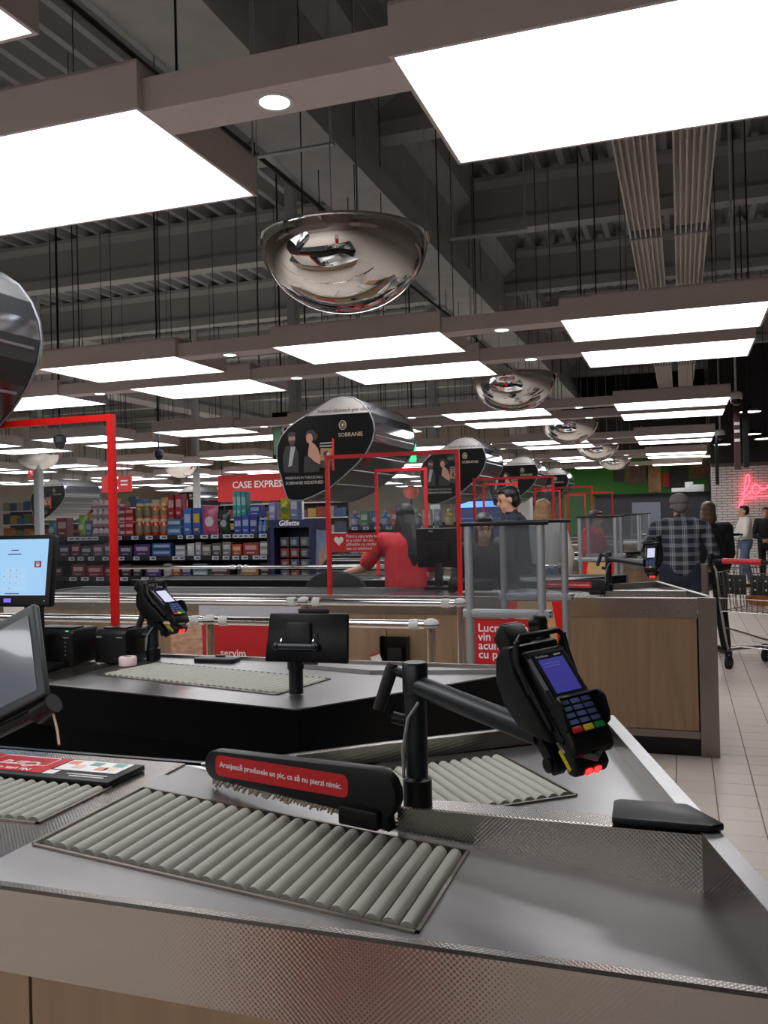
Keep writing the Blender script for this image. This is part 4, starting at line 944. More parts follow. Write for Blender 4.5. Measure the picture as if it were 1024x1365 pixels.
shelf_unit(SX0, SX1, SHY, [1.345, 1.095, .845, .55], 'black shelf unit packed with small goods and price tags, left of the navy stand', TG)
PM = {}
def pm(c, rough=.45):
    c = tuple(int(v*.80) for v in c); k = 'goods_%d_%d_%d' % c  # scaled down: shade on the shelves is put into the goods' colours
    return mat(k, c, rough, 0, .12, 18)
GRP = 'goods on the impulse shelves'
def goods(kind, x0, x1, y, z, h, col, lab, col2=None, d=.12):
    w = x1-x0; cx = (x0+x1)/2; col2 = col2 or tuple(min(255, int(v*.4+150)) for v in col)
    if kind == 'box':
        t = thing('carton', (cx, y, z), lab, 'carton', GRP)
        b = MB(); b.box(x0+.003, x1-.003, y, y+d, z, z+h); b.build('box_body', pm(col), t, bevel=.003, seg=1)
        b = MB(); b.box(x0+w*.15, x1-w*.15, y-.0015, y, z+h*.45, z+h*.78); p = b.build('front_print', pm(col2), t, smooth=False)
        b = MB(); b.box(x0+w*.22, x1-w*.3, y-.0015, y, z+h*.15, z+h*.24); b.build('print_bar', pm(col2), t, smooth=False)
    elif kind == 'stack':
        t = thing('carton_stack', (cx, y, z), lab, 'carton', GRP); n = max(2, int(h/.07))
        for i in range(n):
            b = MB(); b.box(x0+.003, x1-.003, y+.002*i, y+d, z+i*h/n, z+(i+1)*h/n-.003); q = b.build('carton', pm(col if i % 2 == 0 else tuple(int(v*.85) for v in col)), t, bevel=.002, seg=1)
            b = MB(); b.box(x0+w*.1, x1-w*.1, y+.002*i-.0015, y+.002*i, z+(i+.3)*h/n, z+(i+.7)*h/n); b.build('print_bar', pm(col2), q, smooth=False)
    elif kind == 'jar':
        r = w/2-.003; t = thing('jar', (cx, y+r, z), lab, 'jar', GRP)
        b = MB(); b.lathe([(r*.9, 0), (r, .01), (r, h*.70), (r*.75, h*.80), (r*.75, h*.82)], (cx, y+r, z), 16); b.build('glass', pm(col, .2), t)
        b = MB(); b.lathe([(r*.8, h*.82), (r*.8, h), (0, h)], (cx, y+r, z), 16); b.build('lid', pm(col2), t)
        b = MB(); b.lathe([(r+.001, h*.2), (r+.001, h*.55)], (cx, y+r, z), 16); b.build('label_band', pm(tuple(int(v*.6) for v in col2)), t)
    elif kind == 'bottle':
        r = w/2-.003; t = thing('bottle', (cx, y+r, z), lab, 'bottle', GRP)
        b = MB(); b.lathe([(r*.9, 0), (r, .01), (r, h*.62), (r*.4, h*.78), (r*.4, h*.86)], (cx, y+r, z), 14); b.build('body', pm(col, .25), t)
        b = MB(); b.lathe([(r*.5, h*.86), (r*.5, h), (0, h)], (cx, y+r, z), 12); b.build('cap', pm(col2), t)
        b = MB(); b.lathe([(r+.001, h*.15), (r+.001, h*.5)], (cx, y+r, z), 14); b.build('label_band', pm(tuple(int(v*.7+40) for v in col2)), t)
    elif kind == 'bag':
        t = thing('sweet_bag', (cx, y, z), lab, 'bag', GRP)
        b = MB(); vs = []; nu, nv = 8, 8
        for j in range(nv+1):
            for i in range(nu+1):
                a, c = i/nu, j/nv; bul = .045*math.sin(math.pi*a)**.6*math.sin(math.pi*c)**.5; vs.append((x0+w*(a*.94+.03*math.cos(7*c)), y+.05-bul, z+h*c))
        fs = [(j*(nu+1)+i, j*(nu+1)+i+1, (j+1)*(nu+1)+i+1, (j+1)*(nu+1)+i) for j in range(nv) for i in range(nu)]
        k = len(vs); vs += [(v[0], 2*(y+.05)-v[1], v[2]) for v in vs]; fs += [tuple(q+k for q in f[::-1]) for f in fs]
        b.add(vs, fs); b.build('pouch', pm(col, .3), t, angle=70)
        b = MB(); b.lathe([(w*.28, -.001), (w*.28, .001)], (0, 0, 0), 18); b2 = MB(frameM((cx, y+.002, z+h*.45), (1, 0, 0), (0, 0, 1))); b2.prism([(w*.28*math.cos(2*math.pi*i/18), w*.28*math.sin(2*math.pi*i/18)) for i in range(18)], -.002, .002); b2.build('round_print', pm(col2), t, smooth=False)
    elif kind == 'eggs':
        t = thing('egg_tray', (cx, y, z), lab, 'egg tray', GRP)
        b = MB(); b.box(x0, x1, y, y+d, z, z+h*.35); b.build('tray', pm((150, 120, 130)), t, smooth=False)
        n = 5
        for i in range(n):
            b = MB(); b.ball((x0+w*(i+.5)/n, y+.03, z+h*.52), (w/n*.46, .028, h*.46), 10, 7); b.build('egg', pm(col), t)
    return t
z1, z2, z3 = 1.345, 1.095, .845
Y = SHY+.03
for i in range(4): goods('eggs', px_x(120), px_x(156), Y, z1+.002+i*.115, .11, (226, 205, 214), ['lowest egg tray of the stack behind the red frame post', 'second egg tray from the bottom, behind the red frame post', 'third egg tray of the stack behind the red frame post', 'topmost egg tray behind the red frame post'][i])
TOP = [('bag', 60, 72, .20, (60, 140, 150), 'teal pouch on the top shelf at the far left'), ('box', 73, 88, .24, (120, 40, 50), 'maroon carton on the top shelf, seen through the near shield'),
 ('bag', 100, 112, .27, (150, 190, 60), 'lime green pouch on the top shelf, seen through the near shield'), ('box', 112, 120, .20, (70, 90, 130), 'slate blue carton beside the egg trays'),
 ('stack', 157, 165, .42, (150, 60, 80), 'tall pile of rosy cartons right of the red frame post'), ('stack', 165, 176, .34, (190, 30, 40), 'pile of bright red cartons on the top shelf'),
 ('jar', 176, 187, .21, (180, 110, 40), 'amber jar on the top shelf, left of its pair'), ('jar', 187, 198, .21, (170, 90, 40), 'amber brown jar on the top shelf, right of its pair'),
 ('jar', 198, 209, .20, (200, 60, 40), 'orange red jar on the top shelf, left of two'), ('jar', 209, 220, .20, (215, 90, 40), 'orange red jar on the top shelf, right of two'),
 ('stack', 221, 240, .20, (60, 120, 170), 'pile of blue and white cartons on the top shelf'),
 ('box', 243, 254, .32, (60, 110, 190), 'blue toothbrush pack, left one'), ('box', 255, 266, .32, (50, 90, 170), 'blue toothbrush pack with a yellow print, right one'),
 ('bag', 267, 288, .34, (214, 96, 140), 'pink pouch with a round white print'), ('bag', 289, 304, .28, (40, 70, 60), 'dark green leafy gift bag on the top shelf'),
 ('box', 310, 321, .20, (34, 60, 150), 'navy blue carton on the top shelf, under the teal boxes'), ('box', 321, 331, .21, (40, 80, 180), 'cobalt carton on the top shelf'), ('box', 331, 342, .20, (30, 56, 140), 'dark blue carton beside the blue bottles'),
 ('bottle', 342, 348, .19, (60, 130, 220), 'sky blue bottle on the top shelf, left one'), ('bottle', 348, 354, .19, (60, 120, 210), 'sky blue bottle on the top shelf, right one')]
for k, p, q, h, c, l in TOP: goods(k, px_x(p), px_x(q), Y, z1+.001, h, c, l, (225, 222, 220) if 'pink' in l else ((220, 190, 60) if 'yellow' in l else None))
# second tier standing on the first
for k, p, q, zz, h, c, l in (('jar', 176, 187, .213, .18, (150, 120, 40), 'olive jar stacked above the amber pair, left'), ('jar', 187, 198, .213, .18, (140, 100, 40), 'olive brown jar stacked above the amber pair, right'), ('jar', 198, 209, .203, .19, (225, 120, 40), 'orange jar stacked above the red jars, left'), ('jar', 209, 220, .203, .19, (225, 130, 50), 'orange jar stacked above the red jars, right'),
    ('box', 222, 231, .212, .27, (150, 28, 36), 'dark red upright box above the blue and white cartons, left'), ('box', 232, 241, .212, .28, (170, 30, 40), 'dark red upright box above the blue and white cartons, right'),
    ('box', 309, 314, .203, .30, (50, 160, 160), 'tall teal box, left of three'), ('box', 314, 320, .203, .30, (60, 175, 175), 'tall teal box, middle of three'), ('box', 320, 327, .213, .28, (50, 150, 155), 'tall teal box, right of three'), ('box', 331, 346, .212, .12, (40, 70, 165), 'blue carton lying on top of the dark blue ones')):
    goods(k, px_x(p), px_x(q), Y+.005, z1+zz, h, c, l)
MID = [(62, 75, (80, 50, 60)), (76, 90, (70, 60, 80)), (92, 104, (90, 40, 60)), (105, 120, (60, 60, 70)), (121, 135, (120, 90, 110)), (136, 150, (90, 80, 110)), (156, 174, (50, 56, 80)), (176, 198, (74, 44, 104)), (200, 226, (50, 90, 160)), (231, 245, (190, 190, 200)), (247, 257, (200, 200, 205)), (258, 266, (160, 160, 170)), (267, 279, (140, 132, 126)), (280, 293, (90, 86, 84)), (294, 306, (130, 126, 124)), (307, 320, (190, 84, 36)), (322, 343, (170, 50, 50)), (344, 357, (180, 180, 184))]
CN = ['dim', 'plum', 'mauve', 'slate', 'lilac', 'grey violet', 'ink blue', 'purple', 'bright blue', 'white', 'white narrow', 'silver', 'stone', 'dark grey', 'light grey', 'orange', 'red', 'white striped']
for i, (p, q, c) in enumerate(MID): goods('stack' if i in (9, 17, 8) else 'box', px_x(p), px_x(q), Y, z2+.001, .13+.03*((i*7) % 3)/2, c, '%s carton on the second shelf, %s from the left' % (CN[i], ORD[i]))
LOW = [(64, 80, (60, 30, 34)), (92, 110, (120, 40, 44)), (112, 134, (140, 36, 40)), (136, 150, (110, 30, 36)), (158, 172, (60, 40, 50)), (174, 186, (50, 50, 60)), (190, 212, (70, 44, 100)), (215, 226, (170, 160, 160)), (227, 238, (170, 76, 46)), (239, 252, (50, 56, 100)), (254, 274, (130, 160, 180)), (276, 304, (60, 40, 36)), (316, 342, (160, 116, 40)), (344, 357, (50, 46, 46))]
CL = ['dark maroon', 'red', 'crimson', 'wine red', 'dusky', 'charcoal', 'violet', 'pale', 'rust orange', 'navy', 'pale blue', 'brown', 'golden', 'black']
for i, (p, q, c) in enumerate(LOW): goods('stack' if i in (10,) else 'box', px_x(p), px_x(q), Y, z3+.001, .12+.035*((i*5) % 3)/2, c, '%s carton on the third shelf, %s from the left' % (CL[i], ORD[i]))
# navy razor stand
t = thing('razor_stand', (-4.15, 9.0, 0), 'navy blue razor display stand with hanging packs', 'display stand')
NAVY = mat('navy_board', (24, 30, 74), .4); x0, x1, y0, y1 = -4.42, -3.89, 8.95, 9.50; zt = 1.50
b = MB(); b.box(x0, x0+.05, y0, y1, 0, zt-.09); b.build('side_board', NAVY, t, smooth=False)
b = MB(); b.box(x1-.05, x1, y0, y1, 0, zt-.09); sb = b.build('side_board', NAVY, t, smooth=False)
b = MB(); b.box(x0, x1, y0, y1, zt-.09, zt); tp = b.build('header', NAVY, t, smooth=False); text('Gillette', .085, frameM((-4.31, y0-.002, zt-.066), (1, 0, 0), (0, 0, 1)), WHITEP, tp, shear=.2, bold=.002)
b = MB(); b.box(x0+.05, x1-.05, y1-.2, y1-.18, 0, zt-.09); b.build('back_board', NAVY, t, smooth=False)
b = MB(); b.box(x0+.05, x1-.05, y0, y1-.2, .55, .84); b.build('base_box', NAVY, t, smooth=False)
b = MB(); b.quad((x1+.001, y0+.06, zt-.55), (x1+.001, y1-.12, zt-.45), (x1+.001, y1-.16, zt-.14), (x1+.001, y0+.10, zt-.12)); b.build('side_print', mat('ice_print', (120, 140, 176), .5, 0, .3, 6), sb, smooth=False)
b = MB(); b.quad((x1+.002, y0+.10, .92), (x1+.002, y0+.34, 1.02), (x1+.002, y0+.40, 1.24), (x1+.002, y0+.16, 1.10)); b.build('side_photo', mat('skin_print', (180, 140, 116), .5, 0, .35, 12), sb, smooth=False)
text('Gillette', .06, frameM((x1+.002, y0+.05, .86), (0, 1, 0), (0, 0, 1)), WHITEP, sb, shear=.2)
for r in range(4):
    for q in range(3):
        x = -4.34+q*.125; z = 1.30-r*.125
        p = thing('razor_pack', (x, y0+.1, z-.1), '%s razor pack in the %s row of the navy stand' % (('left', 'middle', 'right')[q], ORD[r]), 'razor pack', 'razor packs in the navy stand')
        c = ((90, 86, 80), (80, 100, 120), (110, 112, 108), (170, 62, 34))[(r*2+q) % 4 if not (r in (1, 2) and q == 0) else 3]
        b = MB(); b.box(x, x+.105, y0+.10, y0+.112, z-.105, z); b.build('card', pm(c), p, bevel=.002, seg=1); b = MB(); b.box(x+.02, x+.085, y0+.085, y0+.10, z-.09, z-.03); b.build('blister', pm((150, 156, 160), .15), p, bevel=.008)
# goods standing on the navy stand
for k, p, q, h, c, l in (('box', 363, 372, .20, (150, 150, 215), 'lilac carton on top of the navy stand'), ('bag', 376, 390, .24, (214, 204, 40), 'yellow pouch with a green print on the navy stand'), ('box', 391, 402, .26, (126, 136, 180), 'grey lilac tall carton on the navy stand')):
    goods(k, px_x(p, 9.1), px_x(q, 9.1), 9.02, 1.501, h, c, l, (60, 130, 50) if 'yellow' in l else None)
goods('stack', px_x(347), px_x(358), Y+.14, z1+.001, .26, (210, 190, 60), 'yellow and green pile of cartons at the end of the top shelf', (90, 140, 60))
# shelf further back, seen through the cashier's shield
x0, x1 = -5.3, -3.4
shelf_unit(x0, x1, 13.6, [1.35, 1.05, .75], 'goods shelf far behind the cashier in red', [[(x0+.1+.2*i, .1) for i in range(8)]]*3)
CC = [(90, 110, 170), (200, 190, 180), (200, 60, 60), (80, 120, 90), (170, 170, 190), (110, 70, 130), (60, 90, 160), (220, 200, 90), (150, 150, 150), (70, 130, 190)]
NN = ['blue grey', 'cream', 'red', 'green', 'pale violet', 'purple', 'royal blue', 'yellow', 'grey', 'azure']
for r, z in enumerate((1.352, 1.052, .752)):
    for i in range(10):
        a = x0+.05+i*.18; goods(('bottle', 'box', 'bag')[(i+r) % 3] if r == 0 else 'box', a, a+.15, 13.63, z, .26 if r == 0 else .2, CC[(i*3+r*2) % 10], '%s pack on the %s shelf behind the cashier, %s from the left' % (NN[(i*3+r*2) % 10], ('upper', 'middle', 'lower')[r], ORD[i]))
# ------------------------------------------------------------------ far end: brick wall with neon, green food stall, signs
BRK = mat('white_brick', (240, 236, 236), .6, 0, .08, 4); MORT = mat('mortar', (120, 112, 112), .9)
m = MB(); m.box(.74, 8.9, 24.02, 24.3, 0, 2.68); wl = struct(m.build('wall_brick', MORT))
big = []
m = MB(); j = 0; z = .02; bw, bh = .25, .068
while z < 2.60:
    x = .745-(bw/2 if j % 2 else 0); 
    while x < 4.5:
        xa, xb = max(x, .745), min(x+bw-.012, 4.5)
        if xb-xa > .03:
            dep = .012+.006*random.random()
            m.add([(xa, 24.02, z), (xb, 24.02, z), (xb, 24.02, z+bh-.012), (xa, 24.02, z+bh-.012), (xa+.004, 24.02-dep, z+.003), (xb-.004, 24.02-dep, z+.003), (xb-.004, 24.02-dep, z+bh-.015), (xa+.004, 24.02-dep, z+bh-.015)], [(4, 5, 6, 7), (0, 1, 5, 4), (1, 2, 6, 5), (2, 3, 7, 6), (3, 0, 4, 7)])
        x += bw
    z += bh; j += 1
o = m.build('brick_courses', BRK, wl, smooth=False); o['kind'] = 'stuff'
m = MB(); m.box(.74, 8.9, 23.9, 24.3, 2.68, 6.0); o = struct(m.build('wall_soffit', WALLD))
# neon script
NEON = mat_emit('neon_pink', (255, 70, 90), 5.0)
t = thing('neon_sign', (1.7, 23.95, 1.6), 'glowing pink neon script on the white brick wall', 'neon sign')
def NP(x, z): return (1.47+x*.9, 23.93, 1.62+z*.9)
b = MB(); b.tube([NP(*p) for p in ((-.02, .30), (.05, .34), (.14, .48), (.20, .66), (.19, .80), (.15, .84), (.11, .78), (.08, .60), (.05, .36), (.02, .12), (-.02, -.05), (-.06, -.10), (-.08, -.04), (-.04, .06), (.06, .20), (.16, .30), (.24, .36))], .016, 6); b.build('neon_tube', NEON, t)
b = MB(); b.tube([NP(.36+.10*math.cos(a)*1.0, .42+.13*math.sin(a)) for a in [2*math.pi*i/16 for i in range(16)]], .016, 6, closed=True); b.build('neon_tube', NEON, t)
b = MB(); b.tube([NP(.46, .46), NP(.56, .40), NP(.64, .44), NP(.72, .56)], .016, 6); b.build('neon_tube', NEON, t)
b = MB(); b.tube([NP(.12, .16), NP(.30, .20), NP(.52, .21), NP(.9, .22)], .012, 6); b.build('neon_tube', NEON, t)
for p in ((.0, .0), (.4, .3), (.15, .8)): b = MB(); q = NP(*p); b.cyl(q, (q[0], 24.0, q[2]), .008, n=6); b.build('standoff', WHITEPL, t)
# green stall
t = thing('food_stall', (-1.2, 26, 0), 'green food stall with a black counter at the far end', 'food stall')
GRN = mat('stall_green', (58, 128, 36), .6, 0, .06, 2)
b = MB(); b.box(-3.4, .72, 26.8, 27.0, 0, 3.25); b.build('back_wall', GRN, t, smooth=False)
b = MB(); b.box(-3.4, .72, 26.8, 27.0, 3.25, 6.0); b.build('upper_wall', WALLD, t, smooth=False)
b = MB(); b.box(-2.3, .72, 25.2, 25.5, 0, 1.95); b.build('counter_front', mat('stall_black', (38, 38, 44), .5), t, smooth=False)
b = MB(); b.box(-2.35, .73, 25.1, 25.6, 1.95, 2.0); b.build('counter_top', BLACKM, t, smooth=False)
b = MB(); b.box(-1.3, -.55, 25.18, 25.2, .9, 1.75); b.build('grey_panel', mat('stall_panel', (112, 116, 128), .5), t, smooth=False)
b = MB(); b.box(-3.4, .74, 24.9, 27.0, 4.2, 4.3); b.build('stall_roof', WALLD, t, smooth=False)
for (x0, x1, z0, z1, c, nm) in ((-1.55, -.95, 2.35, 2.95, (120, 92, 76), 'menu_photo'), (-.9, -.55, 2.05, 2.95, (190, 150, 100), 'menu_photo'), (-.5, -.32, 2.2, 2.6, (200, 40, 40), 'red_bottle_print'), (-.3, .2, 2.1, 3.0, (34, 30, 26), 'menu_board'), (.25, .70, 2.4, 2.95, (96, 70, 50), 'menu_photo'), (-1.9, -1.6, 2.4, 3.0, (60, 50, 44), 'menu_board')):
    b = MB(); b.box(x0, x1, 26.74, 26.8, z0, z1); b.build(nm, mat('menu_%d' % int(c[0]*3+c[1]+x0*10), c, .5, 0, .35, 5), t, smooth=False)
for i, (x, w) in enumerate(((-1.9, .5), (-.3, .7), (.3, .5))):
    b = MB(); b.box(x, x+w, 26.2, 26.26, 2.98+.12*(i % 2), 3.03+.12*(i % 2)); b.build('tube_light', mat_emit('stall_tube', (255, 235, 190), 2.5), t, smooth=False)
for i in range(7): b = MB(); b.lathe([(.05, 0), (.05, .03)], (-2.6+.22*i, 24.6+.3*i, 3.6), 10); b.build('spot', mat_emit('stall_spot', (255, 230, 190), 4), t)
for x, w, h in ((-.25, .35, .12), (.1, .22, .28), (.3, .3, .2)):
    b = MB(); b.box(x, x+w, 25.25, 25.45, 2.0, 2.0+h); b.build('counter_item', WHITEPL, t, bevel=.02)
# pendant disc lamps on the right
for k, (u, v, dep) in enumerate(((925, 545, 16.0), (1000, 548, 16.0), (1003, 578, 20), (1020, 584, 17), (963, 592, 21), (905, 578, 22))):
    p = at_px(u, v, dep); r = .19
    t = thing('pendant_lamp', p, 'flat round pendant lamp in the dark right background, %s one' % ('leftmost high', 'high right', 'middle right', 'rightmost low', 'low by the camera pole', 'left by the light panels')[k], 'lamp', 'round pendant lamps')
    b = MB(); b.lathe([(r*.98, -.012), (r*.98, 0)], p, 24); b.build('glowing_disc', mat_emit('pendant_glow', (255, 246, 225), 9.0), t)
    b = MB(); b.lathe([(r, -.015), (r+.02, -.015), (r+.02, .01), (.05, .05), (.03, .10), (0, .10)], p, 24, False); b.build('shade', BLACKM, t)
    b = MB(); b.cyl(p+Vector((0, 0, .1)), (p.x, p.y, DECKZ), .006, n=5); b.build('cord', BLACKM, t)
# hanging banners right
for k, (u0, u1, v0, v1, dep, c) in enumerate(((977, 988, 515, 626, 11.0, (74, 44, 46)), (989, 999, 520, 623, 11.2, (26, 26, 28)), (953, 959, 592, 646, 14.0, (30, 30, 32)))):
    a, q = at_px(u0, v0, dep), at_px(u1, v1, dep)
    t = thing('hanging_banner', (a.x, a.y, q.z), ('maroon hanging banner with white stripes, near the right edge', 'black hanging banner beside the maroon one', 'narrow black hanging banner before the brick wall')[k], 'banner', 'hanging banners')
    b = MB(); b.box(a.x, a.x+(q-a).dot(Vector((1, 0, 0))), a.y, a.y+.04, q.z, a.z); b.build('cloth', mat('banner_%d' % k, c, .7), t, smooth=False)
    if k == 0:
        for i, vv in enumerate((565, 575, 587)):
            s = at_px(u0, vv, dep); b = MB(); b.box(a.x+.004, q.x-.004, a.y-.003, a.y, s.z-.018, s.z+.018); b.build('white_stripe', WHITEP, t, smooth=False)
    b = MB(); b.cyl(((a.x+q.x)/2, a.y+.02, a.z), ((a.x+q.x)/2, a.y+.02, DECKZ), .008, n=5); b.build('rod', DARKST, t)
# security cameras on drop poles
for k, (u, v, dep) in enumerate(((981, 532, 9.5), (960, 580, 12.5), (80, 590, 9.5), (212, 607, 12))):
    p = at_px(u, v, dep); t = thing('security_camera', p, ('white security camera below the right light panels', 'small security camera left of the brick wall', 'dome camera on a pole, seen through the near shield', 'dome camera on a pole above the egg trays')[k], 'camera', 'security cameras')
    col = WHITEPL if k < 2 else DARKST
    b = MB(); b.lathe([(0, -.075), (.04, -.06), (.055, -.02), (.055, 0)], p, 16); b.build('dome_glass', mat('cam_glass', (30, 30, 34), .08), t)
    b = MB(); b.lathe([(.06, -.005), (.07, 0), (.07, .06), (.03, .085), (0, .085)], p, 16); b.build('housing', col, t)
    b = MB(); b.cyl(p+Vector((0, 0, .08)), (p.x, p.y, DECKZ), .012, n=6); b.build('pole', col, t)
# ------------------------------------------------------------------ red hanging signs at left, lane number
def sign_box(name, x0, x1, y, z0, z1, label, txts, size):
    t = thing(name, ((x0+x1)/2, y, z0), label, 'sign', 'red hanging signs')
    b = MB(); b.box(x0, x1, y, y+.05, z0, z1); b.build('board', mat('sign_red', (206, 40, 38), .45, 0, .04), t, smooth=False)
    for s, x, z in txts: text(s, size, frameM((x, y-.003, z), (1, 0, 0), (0, 0, 1)), WHITEP, t, bold=size*.02)
    for x in (x0+.1, x1-.1): b = MB(); b.cyl((x, y+.02, z1), (x, y+.02, DECKZ), .008, n=5); b.build('drop_rod', DARKST, t)
sign_box('hanging_sign', -10.2, -8.0, 18, 1.95, 2.56, 'long red hanging sign reading CASE EXPRESS', [('CASE EXPRESS', -9.82, 2.255)], .215)
sign_box('hanging_sign', -11.92, -11.55, 16, 2.18, 2.54, 'red square hanging sign, left half of the pair by the red frame post', [], .1)
sign_box('hanging_sign', -11.50, -11.17, 16, 2.18, 2.52, 'red square hanging sign with small white lettering, right half of the pair', [], .1)
for i in range(2):
    b = MB(); b.box(-11.42, -11.25, 15.99, 15.999, 2.40-.08*i, 2.43-.08*i)
    tag(b.build('sign_lettering', WHITEP, [o for o in bpy.data.objects if o.name.startswith('hanging_sign') and o.parent is None][-1], smooth=False))
t = thing('trolley_sign', (-13.7, 16, 2.54), 'red square sign with two white pictograms at the far left', 'sign', 'red hanging signs')
b = MB(); b.box(-13.88, -13.50, 16, 16.05, 2.54, 2.86); b.build('board', mat('sign_red', (206, 40, 38)), t, smooth=False)
b = MB(); b.tube([(-13.83, 15.995, 2.76), (-13.80, 15.995, 2.76), (-13.78, 15.995, 2.66), (-13.72, 15.995, 2.66), (-13.71, 15.995, 2.73), (-13.79, 15.995, 2.73)], .007, 5); b.ball((-13.77, 15.995, 2.635), .012, 8, 5); b.ball((-13.73, 15.995, 2.635), .012, 8, 5); b.build('trolley_mark', WHITEP, t)
b = MB(); b.ball((-13.60, 15.995, 2.775), .016, 8, 5); b.tube([(-13.60, 15.995, 2.755), (-13.60, 15.995, 2.69), (-13.565, 15.995, 2.69), (-13.55, 15.995, 2.65)], .008, 5); b.tube([(-13.595+.04*math.cos(a), 15.995, 2.67+.04*math.sin(a)) for a in [math.pi*.7+i*.35 for i in range(11)]], .006, 5); b.build('wheelchair_mark', WHITEP, t)
for x in (-13.8, -13.58): b = MB(); b.cyl((x, 16.02, 2.86), (x, 16.02, DECKZ), .008, n=5); b.build('drop_rod', DARKST, t)
t = thing('lane_number_sign', (-4.98, 10.5, 2.3), 'upright lane sign with a white 8 and a green picture, left of the big pod', 'sign')
b = MB(); b.box(-5.11, -4.86, 10.5, 10.54, 2.30, 2.92); b.build('board', BLACKM, t, smooth=False)
b = MB(); b.box(-5.10, -4.985, 10.494, 10.5, 2.36, 2.83); b.build('green_picture', mat('lane_green', (120, 160, 130), .5, 0, .2, 8), t, smooth=False)
text('8', .34, frameM((-4.99, 10.49, 2.62), (1, 0, 0), (0, 0, 1)), WHITEP, t, bold=.004)
b = MB(); b.cyl((-4.985, 10.52, 2.92), (-4.985, 10.52, DECKZ), .012, n=6); b.build('drop_rod', DARKST, t)
t = thing('lane_light', at_px(549, 603, 13.5), 'green glowing lane light between the first two pods', 'sign')
p = at_px(549, 603, 13.5); b = MB(); b.prism(rrect(.10, .30, .03, 3, p.x, p.z), p.y, p.y+.08, 'y'); b.build('glow_box', mat_emit('lane_glow', (60, 225, 150), 1.6), t)
b = MB(); b.cyl((p.x, p.y+.04, p.z+.15), (p.x, p.y+.04, DECKZ), .012, n=6); b.build('drop_rod', DARKST, t)
# screen in the far cooler, blue glow
p = at_px(642, 672, 24.0); t = thing('cooler_cabinet', (p.x, p.y, 0), 'blue-lit drinks cooler far behind the shields', 'cooler')
b = MB(); b.box(p.x-.75, p.x+.55, p.y, p.y+.6, 0, 1.95); b.build('cabinet', mat('cooler_blue', (40, 60, 120), .4), t, bevel=.02)
b = MB(); b.box(p.x-.7, p.x+.5, p.y-.01, p.y, 1.72, 1.88); b.build('light_box', mat_emit('cooler_glow', (110, 165, 255), 1.6), t, smooth=False)
for i in range(4): b = MB(); b.box(p.x-.7, p.x+.5, p.y-.012, p.y, .5+.3*i, .52+.3*i); b.build('shelf_strip', mat_emit('cooler_strip', (120, 150, 220), .5), t, smooth=False)
p = at_px(548, 656, 18.6); t = thing('promo_ball', (p.x, p.y, 0), 'round coral red ball on a pole far behind the cashier', 'decoration')
b = MB(); b.ball(p, (.17, .17, .14), 18, 12); b.build('ball', mat('coral_ball', (206, 84, 70), .4), t); b = MB(); b.cyl((p.x, p.y, 0), p-Vector((0, 0, .11)), .02, n=8); b.build('pole', DARKST, t)
